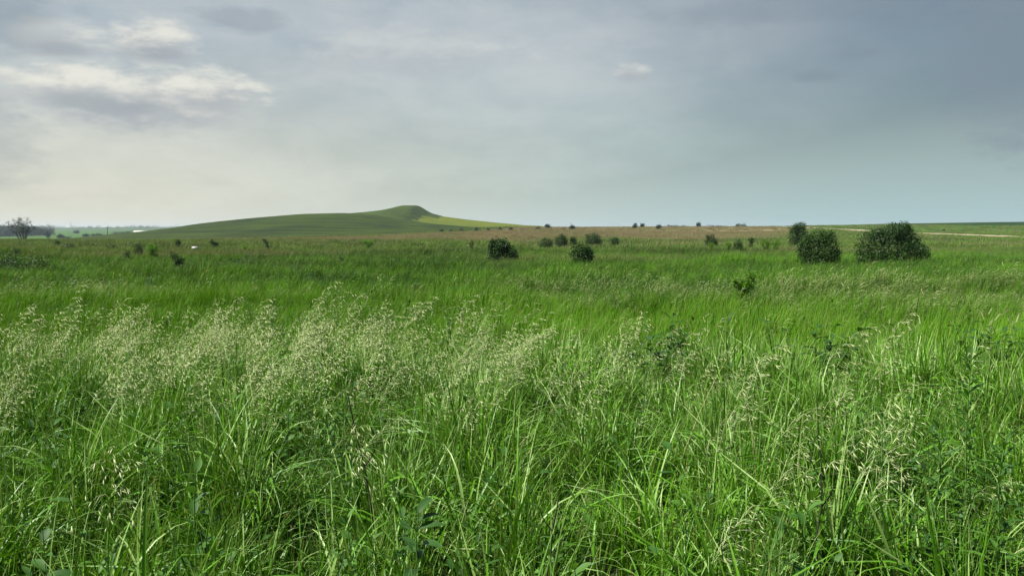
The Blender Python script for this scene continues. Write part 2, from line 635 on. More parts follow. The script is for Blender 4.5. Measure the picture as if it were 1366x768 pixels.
def ridge(points, yd, front, back, wob=0.5, wl=90.0):
    xs, zs = sil(points, yd)

    def fz(x, y):
        c = 0
        for k in (-1.5, -.5, .5, 1.5):
            c = c + np.interp(x + k * 1.2, xs, zs)
        c = c / 4
        yc = yd + 18 * np.sin(x / 70.0)
        t = np.where(y < yc, (yc - y) / front, (y - yc) / back)
        prof_ = 1 - sstep(0, 1, t)
        g_ = ground(x, y) - 1.2
        return g_ + np.maximum(c - g_, 0) * prof_ + wob * waves(x, y, wl, 5) * sstep(0.08, 0.3, t) * (1 - sstep(0.7, 1, t))
    return fz


FRONT = [(-260, 330), (60, 326), (130, 321), (190, 314.5), (240, 305), (300, 297), (360, 290.5), (420, 286), (470, 285), (505, 287.5), (540, 292.5), (575, 298), (620, 302), (680, 306), (760, 309), (900, 312)]
BACK = [(-100, 330), (300, 312), (420, 290), (479, 284.6), (494, 283.4), (511, 281.7), (521, 280.2), (532, 277.8), (538, 276.2), (543, 275.0), (561, 275.0), (564, 276.8), (567, 279), (572, 282), (578, 285), (597, 290), (622, 293.5), (655, 297), (700, 301), (760, 303.5), (850, 306), (1000, 312)]
hill_f = ridge(FRONT, 640, 270, 120)
butte_f = ridge(BACK, 860, 260, 300, 0.4)
grid_sheet('hill', -560, 160, 300, 330, 800, 150, hill_f, M_HILL, kind='structure', label='long low green hill below the butte')
grid_sheet('butte', -620, 260, 520, 560, 1200, 150, butte_f, M_BUTTE, kind='structure', label='green hill with a small flat topped peak on the skyline')


# yellow crop on the butte's right flank
def yellow_f(x, y):
    z = butte_f(x, y) + 0.5
    c = x / y * F + 683
    rag = 9 * waves(x, y, 26.0, 4) + 5 * waves(x, y, 9.0, 9)
    inside = np.minimum(sstep(600, 610, c - 0.45 * (y - 840) + rag), 1 - sstep(846, 860, y + rag * .6))
    return np.where(inside > 0.5, z, np.nan)


grid_sheet('yellow_field', -110, 30, 200, 690, 868, 130, yellow_f, M_YELLOW, kind='structure', label='strip of yellow crop on the right flank of the hill')

# dark crop on the right skyline
CROPN = [(700, 640), (1060, 600), (1200, 560), (1300, 475), (1366, 455), (1700, 430)]


def crop_f(x, y):
    c = x / y * F + 683
    ny_ = np.interp(c, [p for p, _ in CROPN], [d for _, d in CROPN])
    lift = 1.5 * sstep(0, 6, y - ny_) * sstep(1060, 1180, c)
    return ground(x, y) - 0.3 + lift


grid_sheet('crop_field', 150, 760, 240, 400, 700, 140, crop_f, M_CROP, kind='structure', label='dark green crop field along the right skyline')


# distant hills on the left, blue with distance
def farhill_f(x, y):
    g_ = ground(x, y)
    h = 5.0 * np.exp(-((y - 2600) / 500.0) ** 2) * (0.8 + 0.3 * waves(x, y, 900.0, 2))
    return g_ - 1.0 + 1.6 * h * sstep(200, -400, -0 * x - 600) + 0.6 * waves(x, y, 240.0, 6) + 0.5


def farhill2(x, y):
    return ground(x, y) - 2 + 9.5 * np.exp(-((y - 2700) / 420.0) ** 2) * (0.75 + 0.2 * waves(x, y, 1100.0, 2))


grid_sheet('distant_hills', -3200, 200, 160, 1700, 3600, 60, farhill2, M_FARHILL, kind='structure', label='low distant hills beyond the valley on the left')


# gravel road coming down the right-hand slope
road_px = [(1040, 303.0, 520), (1085, 303.9, None), (1150, 307.3, None), (1200, 310.2, None), (1260, 312.6, None), (1330, 315.0, None), (1420, 317.5, None), (1600, 322, None)]
rp = []
for px_, row_, d_ in road_px:
    d_ = d_ or depth_for(px_, row_, 0.25, 150, 640)
    rp.append(((px_ - 683) / F * d_, d_))
rp = np.array(rp)
k_ = np.linspace(0, len(rp) - 1, 90)
rx_ = np.interp(k_, np.arange(len(rp)), rp[:, 0])
ry_ = np.interp(k_, np.arange(len(rp)), rp[:, 1])
for _ in range(30):
    rx_[1:-1] = (rx_[:-2] + 2 * rx_[1:-1] + rx_[2:]) / 4
    ry_[1:-1] = (ry_[:-2] + 2 * ry_[1:-1] + ry_[2:]) / 4
dx, dy = np.gradient(rx_), np.gradient(ry_)
nl = np.hypot(dx, dy)
sx, sy = -dy / nl, dx / nl
offs = np.array([-6.0, -3.0, -1.2, 1.2, 3.0, 6.0])
lifts = np.array([-0.6, 0.34, 0.44, 0.44, 0.34, -0.6])
rv = []
for o_, l_ in zip(offs, lifts):
    xx, yy = rx_ + sx * o_, ry_ + sy * o_
    rv.append(np.stack([xx, yy, ground(rx_, ry_) * 0.6 + ground(xx, yy) * 0.4 + l_], -1))
rv = np.stack(rv, 1)
n6 = len(offs)
i, j = np.meshgrid(np.arange(len(rx_) - 1), np.arange(n6 - 1), indexing='ij')
obj('gravel_road', mesh_np('gravel_road', rv, np.stack([i * n6 + j, i * n6 + j + 1, (i + 1) * n6 + j + 1, (i + 1) * n6 + j], -1), None, None, [M_ROAD], None, True),
    kind='structure', label='pale gravel road running down the slope on the right')
ROAD = (rx_, ry_)


def road_dist(x, y):
    d = np.full(np.shape(x), 1e9)
    for a, b in zip(rx_[::2], ry_[::2]):
        d = np.minimum(d, np.hypot(x - a, y - b))
    return d


# ------------------------------------------------------------------ grass: prototypes live in collections that only the grass objects use
def proto_collection(name, builders, mats):
    c = bpy.data.collections.new(name)
    for k, b in enumerate(builders):
        acc = Acc()
        b(acc, np.random.default_rng(1000 + 17 * k + len(name)))
        o = bpy.data.objects.new('%s_%02d' % (name, k), acc.mesh('%s_%02d' % (name, k), mats, True))
        c.objects.link(o)
    return c


def grass_object(name, label, proto, pts, rot, scl, idx, tint, brown):
    me = mesh_np(name, pts, None, None, {'rot': rot, 'scl': scl, 'pick': idx.astype(int), 'tint': tint.astype(float), 'brown': brown.astype(float)})
    o = obj(name, me, kind='stuff', label=label)
    ng = bpy.data.node_groups.new(name + '_scatter', 'GeometryNodeTree')
    ng.interface.new_socket('Geometry', in_out='INPUT', socket_type='NodeSocketGeometry')
    ng.interface.new_socket('Geometry', in_out='OUTPUT', socket_type='NodeSocketGeometry')
    N = ng.nodes
    gi, go = N.new('NodeGroupInput'), N.new('NodeGroupOutput')
    ip = N.new('GeometryNodeInstanceOnPoints')
    ci = N.new('GeometryNodeCollectionInfo')
    ci.inputs['Collection'].default_value = proto
    ci.inputs['Separate Children'].default_value = True
    ci.inputs['Reset Children'].default_value = True

    def named(nm, ty):
        a = N.new('GeometryNodeInputNamedAttribute')
        a.data_type = ty
        a.inputs['Name'].default_value = nm
        return a.outputs['Attribute']
    L = ng.links
    L.new(gi.outputs[0], ip.inputs['Points'])
    L.new(ci.outputs[0], ip.inputs['Instance'])
    ip.inputs['Pick Instance'].default_value = True
    L.new(named('pick', 'INT'), ip.inputs['Instance Index'])
    e2r = N.new('FunctionNodeEulerToRotation')
    L.new(named('rot', 'FLOAT_VECTOR'), e2r.inputs[0])
    L.new(e2r.outputs[0], ip.inputs['Rotation'])
    L.new(named('scl', 'FLOAT_VECTOR'), ip.inputs['Scale'])
    L.new(ip.outputs[0], go.inputs[0])
    md = o.modifiers.new('scatter', 'NODES')
    md.node_group = ng
    return o


def scatter(n, y0, y1, pw=1.0, slope=0.66, margin=1.6):
    """n random ground points inside the view wedge, spread evenly over area (pw=1) or denser near (pw<1)"""
    u = rng.random(n * 2)
    y = y0 + (y1 - y0) * u ** (1 / (1 + pw))
    hw = slope * y + margin
    x = (rng.random(n * 2) * 2 - 1) * hw
    return x[:n], y[:n]


def tilt_rot(n, amt, zlo=-math.pi, zhi=math.pi):
    return np.stack([rng.normal(0, amt, n), rng.normal(0, amt, n), rng.uniform(zlo, zhi, n)], 1)


def uni3(s, zs=None):
    return np.stack([s, s, s if zs is None else zs], 1)


# --- near leafy grass
def b_leafy(acc, r):
    n = r.integers(9, 13)
    for k in range(n):
        L = r.uniform(0.5, 0.98)
        phi = r.uniform(-math.pi, math.pi) if r.random() < 0.5 else r.normal(0.2, 0.7)
        base = (r.normal(0, 0.03), r.normal(0, 0.03), -0.03)
        big = r.random()
        W = r.uniform(0.0085, 0.0145) if big < 0.62 else r.uniform(0.015, 0.023)
        kink = (r.uniform(0.5, 0.75), r.uniform(0.7, 1.4)) if r.random() < 0.16 else None
        ribbon(acc, base, phi, r.uniform(0.02, 0.22), r.uniform(0.15, 0.8) if r.random() < 0.52 else r.uniform(1.1, 2.4), L, W, 9, r.random(), 0,
               r.uniform(1.2, 2.6), r.normal(0, 0.8), 0.16, 2.4, kink)


def b_fine(acc, r):
    for k in range(16):
        L = r.uniform(0.4, 0.86)
        phi = r.normal(0.1, 0.9)
        base = (r.normal(0, 0.04), r.normal(0, 0.04), -0.03)
        ribbon(acc, base, phi, r.uniform(0.0, 0.2), r.uniform(0.15, 0.9), L, r.uniform(0.0035, 0.0065), 7, r.random(), 0, r.uniform(1.3, 2.4), r.normal(0, 0.6), 0, 2.0)


def b_litter(acc, r):
    for k in range(7):
        L = r.uniform(0.25, 0.6)
        base = (r.normal(0, 0.08), r.normal(0, 0.08), r.uniform(0.03, 0.3))
        ribbon(acc, base, r.uniform(-3.14, 3.14), r.uniform(0.8, 1.5), r.uniform(1.3, 1.9), L, r.uniform(0.003, 0.008), 5, r.uniform(0.90, 1.0) if r.random() < .4 else r.random(), 0, 1.2, r.normal(0, 1), 0, 2.0)


C_NEAR = proto_collection('near_grass_tuft', [b_leafy] * 9 + [b_fine] * 5 + [b_litter] * 2, [M_BLADE])


# --- brome panicles: a thin culm, nodding one-sided panicle of slender spikelets
def panicle(acc, r, H, lean, n_nodes=7, spread=1.0, lush=1.0, m_stem=1, m_seed=0, bend=(0.7, 1.5)):
    ctr, th = ribbon(acc, (0, 0, -0.03), lean, r.uniform(0.02, 0.12), r.uniform(*bend), H, 0.0032, 9, r.random(), m_stem, 2.6, 0, 0, 6)
    for k in range(n_nodes):
        f = 0.70 + 0.30 * (k / (n_nodes - 1))
        a = f * (len(ctr) - 1)
        i0 = min(int(a), len(ctr) - 2)
        p = ctr[i0] + (ctr[i0 + 1] - ctr[i0]) * (a - i0)
        nb = int(round(r.uniform(2.5, 5) * lush)) if k < n_nodes - 1 else 3
        for b in range(nb):
            bl = r.uniform(0.05, 0.12) * (1.25 - 0.75 * (f - 0.7) / 0.3) * spread
            bphi = lean + r.normal(0, 0.8)
            t0, t1 = r.uniform(0.5, 1.1), r.uniform(1.6, 2.6)
            c2, _ = ribbon(acc, p, bphi, t0, t1, bl, 0.0012, 3, r.random(), m_seed, 1.2, 0, 0, 8)
            for s_ in range(r.integers(1, 3)):
                q = c2[-1] if s_ == 0 else c2[r.integers(1, 4)]
                ln = r.uniform(0.030, 0.050)
                wd = r.uniform(0.0016, 0.0026)
                dphi = lean + 0.4 * (bphi - lean) + r.normal(0, 0.3)
                dth = 2.2 + r.normal(0.0, 0.28)
                d = np.array([math.sin(dth) * math.cos(dphi), math.sin(dth) * math.sin(dphi), math.cos(dth)])
                a1 = np.cross(d, [0.3, 0.2, 0.9])
                a1 /= np.linalg.norm(a1)
                a2 = np.cross(d, a1)
                mid = q + d * ln * 0.4
                v = [q, mid + a1 * wd, mid + a2 * wd, mid - a1 * wd, mid - a2 * wd, q + d * ln]
                t_ = [(0, 2, 1), (0, 3, 2), (0, 4, 3), (0, 1, 4), (5, 1, 2), (5, 2, 3), (5, 3, 4), (5, 4, 1)]
                acc.add(v, None, t_, np.array([r.uniform(0.15, 1.0), 0.5, 0]), m_seed)
    # two culm leaves
    for s_ in range(2):
        i0 = int(r.integers(2, 5))
        ribbon(acc, ctr[i0], r.uniform(-3.14, 3.14), r.uniform(0.2, 0.5), r.uniform(1.2, 2.2), r.uniform(0.14, 0.26), r.uniform(0.005, 0.008), 6, r.random(), m_stem, 1.5, r.normal(0, .6), 0.1, 2)


def b_pan(acc, r):
    panicle(acc, r, r.uniform(1.0, 1.22), r.normal(0, 0.25), 8, r.uniform(0.9, 1.5), r.uniform(0.7, 1.2))


def b_straw(acc, r):
    ribbon(acc, (0, 0, 0), r.normal(0, 0.3), r.uniform(0.1, 0.5), r.uniform(0.5, 1.0), r.uniform(0.9, 1.2), 0.004, 5, 0.97, 1, 1.0, 0, 0, 6)


C_PAN = proto_collection('seeding_brome', [b_pan] * 9 + [b_straw], [M_SEED, M_BLADE])


# --- low broadleaf cover among the grass
def leaf_blade(acc, base, phi, th, L, W, c0, m=0, curl=0.6):
    ns = 4
    t = np.linspace(0, 1, ns + 1)
    a = th + curl * t
    d = np.array([math.cos(phi), math.sin(phi), 0])
    s = np.array([-math.sin(phi), math.cos(phi), 0])
    tm = (a[:-1] + a[1:]) / 2
    h = np.concatenate([[0], np.cumsum(np.sin(tm)) * L / ns])
    z = np.concatenate([[0], np.cumsum(np.cos(tm)) * L / ns])
    ctr = np.asarray(base)[None] + h[:, None] * d + z[:, None] * np.array([0, 0, 1.0])
    nrm = -np.cos(a)[:, None] * d + np.sin(a)[:, None] * np.array([0, 0, 1.0])
    wd = (W * np.sin(math.pi * np.clip(t * 0.9 + 0.06, 0, 1)) ** 0.8)[:, None] / 2
    v = np.stack([ctr - s * wd + nrm * wd * 0.3, ctr, ctr + s * wd + nrm * wd * 0.3], 1).reshape(-1, 3)
    q = []
    for k in range(ns):
        b = 3 * k
        q += [(b, b + 1, b + 4, b + 3), (b + 1, b + 2, b + 5, b + 4)]
    acc.add(v, q, None, np.array([c0, 0.5, 0]), m)


def b_forb(acc, r):
    for st in range(3):
        b0 = np.array([r.normal(0, .05), r.normal(0, .05), 0])
        H = r.uniform(0.3, 0.68)
        top = b0 + [r.normal(0, .08), r.normal(0, .08), H]
        tube(acc, [b0, (b0 + top) / 2, top], [0.002, 0.0018, 0.001], 4, (r.random(), 0, 0))
        n = int(H / 0.05)
        for k in range(n):
            f = 0.25 + 0.75 * k / n
            leaf_blade(acc, b0 + (top - b0) * f, k * 2.4 + r.normal(0, .3), r.uniform(.7, 1.2), r.uniform(.035, .075), r.uniform(.014, .03), r.random(), 0, r.uniform(.2, .9))


C_FORB = proto_collection('broadleaf_sprig', [b_forb] * 6, [M_WEED])


# near field points -----------------------------------------------------------------
def noise01(x, y, wl, k0=0):
    return np.clip(0.5 + 0.5 * waves(x, y, wl, k0), 0, 1)


def gz1(x, y):
    return ground(x, y)


nx_, ny_ = scatter(38000, 1.25, 11.0, 0.8)
keep = rng.random(len(nx_)) < (0.08 + 0.95 * sstep(.28, .72, noise01(nx_, ny_, 0.5, 2)))
nx_, ny_ = nx_[keep], ny_[keep]
n = len(nx_)
hs = (0.66 + 0.22 * waves(nx_, ny_, 1.1, 6)) * rng.uniform(0.8, 1.2, n)
hs = np.clip(hs, 0.4, 1.05)
hs *= 1 - 0.12 * sstep(7.0, 10.5, ny_)
pick = np.where(rng.random(n) < 0.82, rng.integers(0, 9, n), rng.integers(9, 14, n))
pick = np.where(rng.random(n) < 0.14, rng.integers(14, 16, n), pick)
tint = np.clip(0.42 + 0.28 * waves(nx_, ny_, 2.2, 1) + rng.normal(0, .15, n) + 0.20 + 0.12 * sstep(2.6, 4.5, ny_), 0, 1)
grass_object('tall_grass', 'tall leafy green grass filling the foreground', C_NEAR, np.stack([nx_, ny_, gz1(nx_, ny_)], 1),
             tilt_rot(n, 0.10), uni3(hs), pick, tint, np.zeros(n))

# seed heads: dense from the left edge to the middle, thinner on the right
px_, py_ = scatter(4900, 2.3, 9.2, 1.0)
cc = px_ / py_ * F + 683
row0 = np.interp(cc, [-400, 0, 200, 450, 620, 800, 930, 1100, 1366, 1700], [4.4, 4.4, 4.5, 4.3, 4.4, 4.2, 3.0, 2.7, 3.1, 3.1])
row1 = np.interp(cc, [-400, 0, 200, 450, 620, 700, 860, 1100, 1366, 1700], [7.2, 7.2, 7.3, 7.4, 6.8, 6.0, 6.2, 5.4, 5.0, 5.0])
dn = sstep(row0 - .35, row0 + .5, py_) * (1 - sstep(row1 - .5, row1 + .6, py_))
dn *= np.interp(cc, [-400, 0, 300, 600, 760, 880, 1000, 1366, 1700], [0.6, 0.65, 0.95, 0.9, 0.5, 0.26, 0.32, 0.16, 0.16])
dn *= 0.12 + 1.0 * sstep(0.35, 0.8, noise01(px_, py_, 1.2, 9))
keep = rng.random(len(px_)) < dn
px_, py_ = px_[keep], py_[keep]
n = len(px_)
pick = np.where(rng.random(n) < 0.94, rng.integers(0, 9, n), 9)
hs = rng.uniform(0.74, 1.08, n)
grass_object('seeding_grass', 'pale nodding seed heads of brome grass in a drift across the foreground', C_PAN, np.stack([px_, py_, gz1(px_, py_)], 1),
             tilt_rot(n, 0.09, -0.9, 0.9), uni3(hs), pick, rng.uniform(0.2, 0.8, n), np.clip(rng.normal(0, .12, n), 0, .4))

fx, fy = scatter(900, 1.3, 7.0, 0.8)
keep = noise01(fx, fy, 1.1, 11) > 0.52
fx, fy = fx[keep], fy[keep]
n = len(fx)
grass_object('ground_cover', 'small broad leaved herbs growing low among the foreground grass', C_FORB, np.stack([fx, fy, gz1(fx, fy)], 1),
             tilt_rot(n, 0.15), uni3(rng.uniform(0.7, 1.25, n)), rng.integers(0, 6, n), np.zeros(n), np.zeros(n))


# --- meadow patches for the middle distance
def patch(nb, rad_, L0, L1, W0, W1, seg, seeds=0.0, lean=0.5, seedsize=1.0, plume_w=0.02):
    def b(acc, r):
        for k in range(nb):
            a, q = r.uniform(0, 6.283), rad_ * math.sqrt(r.random())
            L = r.uniform(L0, L1)
            th1 = r.uniform(0.3, 1.2) + (0.7 if r.random() < .25 else 0)
            base = (q * math.cos(a), q * math.sin(a), -0.04)
            if r.random() < seeds:
                ctr, _ = ribbon(acc, base, r.normal(0, .5), 0.05, lean + r.uniform(0, .5), L * 1.22, W0 * 0.6, seg, r.random(), 0, 1.8, 0, 0, 6)
                for s_ in range(3):
                    ribbon(acc, ctr[-1] - (ctr[-1] - ctr[-2]) * (0.35 * s_), r.normal(0, .8), 0.5 + .3 * s_, 1.9, r.uniform(.07, .14) * seedsize, plume_w * r.uniform(0.7, 1.2), 2, r.random(), 1, 1, r.normal(0, 1), 0, 2)
            else:
                ribbon(acc, base, r.normal(0.1, 0.8), 0.05, th1, L, r.uniform(W0, W1), seg, r.random(), 0, r.uniform(1.3, 2.2), r.normal(0, .7), 0, 2)
    return b


C_MID1 = proto_collection('meadow_tuft', [patch(34, 0.17, 0.35, 0.78, 0.006, 0.012, 4, 0.02, .6, 1.1, .016)] * 5 + [patch(34, 0.19, 0.40, 0.75, 0.006, 0.012, 4, 0.15, .75, 1.3, .018)] * 5, [M_MEADOW, M_SEEDMID])
C_MID2 = proto_collection('meadow_swath', [patch(46, 0.34, 0.38, 0.78, 0.012, 0.024, 3, 0.0, .6, 1.4, .024)] * 5 + [patch(46, 0.36, 0.45, 0.8, 0.012, 0.024, 3, 0.026, .75, 1.5, .022)] * 5, [M_MEADOW, M_SEEDMID])
C_FAR = proto_collection('prairie_swath', [patch(80, 1.2, 0.40, 0.78, 0.03, 0.07, 2, 0.0, .5, 2, .07)] * 4 + [patch(75, 1.2, 0.45, 0.8, 0.03, 0.07, 2, 0.015, .6, 1.6, .06)] * 4, [M_MEADOW, M_SEEDMID])


def fresh_band(x, y):
    """the smooth bright green strip without seed heads"""
    c = x / y * F + 683
    centre = np.interp(c, [-500, 0, 300, 560, 760, 900, 1100, 1366, 2000], [20, 20, 20, 18, 16, 15, 14, 13, 13])
    half = np.interp(c, [-500, 0, 400, 700, 1000, 1366, 2000], [13, 13, 13, 10, 6, 5, 5])
    return np.exp(-((y + 1.5 * waves(x, y, 9, 2) - centre) / half) ** 2)


def seedy_zone(x, y):
    return np.clip(0.15 + 0.55 * sstep(20, 30, y + 3 * waves(x, y, 22, 7)) + 0.35 * waves(x, y, 26, 3) - (0.30 + 0.45 * sstep(-4, 4, x)) * fresh_band(x, y), 0.06, 0.85)


def dark_drift(x, y):
    """long drifts of taller, darker bluish grass across the field"""
    return sstep(0.25, 0.8, waves(x * 0.35, y, 17.0, 5) * 0.6 + waves(x * 0.3, y, 41.0, 10) * 0.55)


def meadow(name, label, proto, nvar, cnt, y0, y1, pw, s0, s1):
    x, y = scatter(cnt, y0, y1, pw)
    k = road_dist(x, y) > 5.6 if y1 > 200 else np.ones(len(x), bool)
    k &= rng.random(len(x)) < 0.35 + 0.8 * sstep(0.2, 0.65, noise01(x * .6, y, 2.2 + y0 * .12, 13))
    x, y = x[k], y[k]
    n_ = len(x)
    z = gz1(x, y)
    fb, sz, dd = fresh_band(x, y), seedy_zone(x, y), dark_drift(x, y)
    br = np.clip(brown_zone(x, y) + 0.24 * sstep(55, 110, y) + 0.35 * sstep(0.3, 1, waves(x, y, 30, 12)) * sstep(22, 40, y) * (1 - fb) + rng.normal(0, .08, n_), 0, 1)
    ti = np.clip(0.50 + 0.22 * waves(x, y, 12, 0) + 0.45 * fb - 0.60 * dd * (1 - fb) + rng.normal(0, .30, n_) + 0.03 - 0.22 * sstep(24, 60, y), 0, 1)
    pk = np.where(rng.random(n_) < (sz * 0.38 if y1 < 40 else sz), rng.integers(nvar, 2 * nvar, n_), rng.integers(0, nvar, n_))
    s = rng.uniform(s0, s1, n_) * (1 + 0.25 * dd + 0.30 * waves(x, y, 7.0, 8) * (1 - sstep(60, 120, y)))
    grass_object(name, label, proto, np.stack([x, y, z], 1), tilt_rot(n_, 0.08, -0.8, 0.8), uni3(s, s * rng.uniform(.85, 1.15, n_)), pk, ti, br)


meadow('meadow_grass', 'bright green meadow grass just beyond the seed heads', C_MID1, 5, 24000, 7.2, 32, 0.8, 0.55, 1.25)
meadow('seedy_meadow_grass', 'wind combed grass with pale tips across the middle of the field', C_MID2, 5, 42000, 30, 100, 0.7, 0.7, 1.2)
meadow('prairie_grass', 'green and brown prairie grass covering the far half of the field', C_FAR, 4, 38000, 96, 330, 0.7, 0.8, 1.1)
meadow('dry_grass', 'dry brownish grass along the crest of the rise', C_FAR, 4, 12000, 320, 640, 0.6, 1.0, 1.5)


C_DARK = proto_collection('dark_sprig', [b_forb] * 4, [M_DOCK])
hx, hy = scatter(11000, 8, 60, 0.8)
hk = noise01(hx * .3, hy, 4.2, 7) * 0.65 + noise01(hx * .6, hy, 1.9, 3) * 0.45 > 0.70
hx, hy = hx[hk], hy[hk]
n = len(hx)
grass_object('meadow_herbs', 'darker leafy weeds in patches through the meadow', C_DARK, np.stack([hx, hy, gz1(hx, hy)], 1),
             tilt_rot(n, 0.2), uni3(rng.uniform(0.9, 1.5, n)), rng.integers(0, 4, n), np.zeros(n), np.zeros(n))

# ------------------------------------------------------------------ shrubs and trees
def leaves(acc, r, lobes, n, size, fill=0.45, up=0.5, m=0, zmin=0.06):
    """n small folded leaves spread through ellipsoidal lobes (cx,cy,cz,rx,ry,rz)"""
    lob = np.array(lobes, float)
    wts = (lob[:, 3] * lob[:, 4] * lob[:, 5]) ** (2 / 3)
    k = r.choice(len(lob), n, p=wts / wts.sum())
    u = r.normal(size=(n, 3))
    u /= np.linalg.norm(u, axis=1)[:, None]
    rr = np.where(r.random(n) < fill, r.random(n) ** (1 / 3), r.uniform(0.86, 1.12, n))
    # clump the leaves along short twigs
    pos = lob[k, :3] + u * rr[:, None] * lob[k, 3:]
    tw = r.normal(size=(n, 3)) * size * 0.8
    pos = pos + tw
    pos[:, 2] = np.maximum(pos[:, 2], zmin)
    nrm = u + r.normal(0, 0.75, (n, 3)) + np.array([0, 0, up])
    nrm /= np.linalg.norm(nrm, axis=1)[:, None]
    d = np.cross(nrm, r.normal(size=(n, 3)))
    d /= np.linalg.norm(d, axis=1)[:, None]
    s = np.cross(nrm, d)
    L = size * r.uniform(0.7, 1.35, n)[:, None]
    W = L * r.uniform(0.42, 0.62, n)[:, None]
    v = np.stack([pos - d * L * .5, pos + s * W * .5 + nrm * W * .12, pos + d * L * .5 - nrm * L * .1, pos - s * W * .5 + nrm * W * .12], 1)
    q = np.arange(n * 4).reshape(-1, 4)
    c = np.repeat(0.5 * r.random(n) + 0.5 * r.random(len(lob))[k], 4)  # per-lobe tone paints lit and shaded clumps into the leaf colour
    acc.add(v.reshape(-1, 3), q, None, np.stack([c, c * 0, c * 0], 1), m)


def sprigs(acc, r, lobes, n, length, size, m=0):
    """leafy shoots that stick out of the crown"""
    lob = np.array(lobes, float)
    for _ in range(n):
        k = r.integers(len(lob))
        u = r.normal(size=3)
        u[2] = abs(u[2]) + 0.35
        u /= np.linalg.norm(u)
        p0 = lob[k, :3] + u * lob[k, 3:] * 0.75
        d = u * np.array([1, 1, 1]) + np.array([r.normal(0, .25), r.normal(0, .25), 0.55])
        d /= np.linalg.norm(d)
        L = length * r.uniform(0.5, 1.2)
        cnt = int(max(5, L / size * 2.6))
        for j_ in range(cnt):
            f = j_ / cnt
            q = p0 + d * L * f
            leaves(acc, r, [(q[0], q[1], q[2], size * .35 * (1.2 - f), size * .35 * (1.2 - f), size * .3)], 2, size * (1 - .35 * f), 1.0, 0.3, m)


def woody(r, base, tips, r0, sides=5):
    acc = Acc()
    for tip in tips:
        tip = np.asarray(tip, float)
        b0 = np.asarray(base, float) + [r.normal(0, r0 * 1.2), r.normal(0, r0 * 1.2), -0.1]
        mid = b0 + (tip - b0) * 0.5 + [r.normal(0, .1) * tip[2], r.normal(0, .1) * tip[2], 0]
        tube(acc, [b0, b0 + (mid - b0) * .5 + [0, 0, .05], mid, tip], [r0, r0 * .8, r0 * .55, r0 * .22], sides)
        for s_ in range(3):
            f = r.uniform(.45, .85)
            p = mid + (tip - mid) * f
            e = p + np.array([r.normal(), r.normal(), abs(r.normal()) + .3]) * 0.16 * tip[2]
            tube(acc, [p, (p + e) / 2 + [0, 0, .02], e], [r0 * .35, r0 * .25, r0 * .1], 4)
    return acc


def auto_lobes(r, w, h, shape):
    """ellipsoids that make up a crown of width w and height h standing at the origin"""
    L = []
    if shape == 'round':
        L.append((0, 0, h * .48, w * .40, w * .38, h * .44))
        for k in range(9):
            a = k * 2.4 + r.uniform(0, .6)
            zz = r.uniform(.22, .78)
            q = w * .30 * math.sqrt(max(.15, 1 - (2 * zz - 1) ** 2))
            s = r.uniform(.15, .23)
            L.append((q * math.cos(a), q * math.sin(a), h * zz, w * s, w * s, h * s * 1.05))
        L.append((r.normal(0, .08) * w, 0, h * .85, w * .16, w * .16, h * .14))
    elif shape == 'loose':
        for k in range(11):
            a = k * 2.4 + r.uniform(0, .8)
            zz = r.uniform(.15, .95)
            q = w * .36 * (0.35 + 0.65 * zz) * r.uniform(.4, 1.0)
            s = r.uniform(.09, .17)
            L.append((q * math.cos(a), q * math.sin(a), h * zz * .92, w * s, w * s, h * s))
    elif shape == 'low':
        for k in range(max(5, int(w / h * 4))):
            s = r.uniform(.55, 1.0)
            L.append((r.uniform(-.45, .45) * w, r.uniform(-.2, .2) * w, h * .35 * s, h * .55 * s, h * .5 * s, h * .55 * s))
    elif shape == 'tree':
        for k in range(12):
            a = k * 2.4 + r.uniform(0, .6)
            zz = r.uniform(.38, .92)
            q = w * .32 * r.uniform(.3, 1.0) * (1.1 - abs(zz - .6))
            s = r.uniform(.14, .22)
            L.append((q * math.cos(a), q * math.sin(a), h * zz, w * s, w * s, h * s * .8))
        L.append((0, 0, h * .6, w * .28, w * .28, h * .28))
    return L


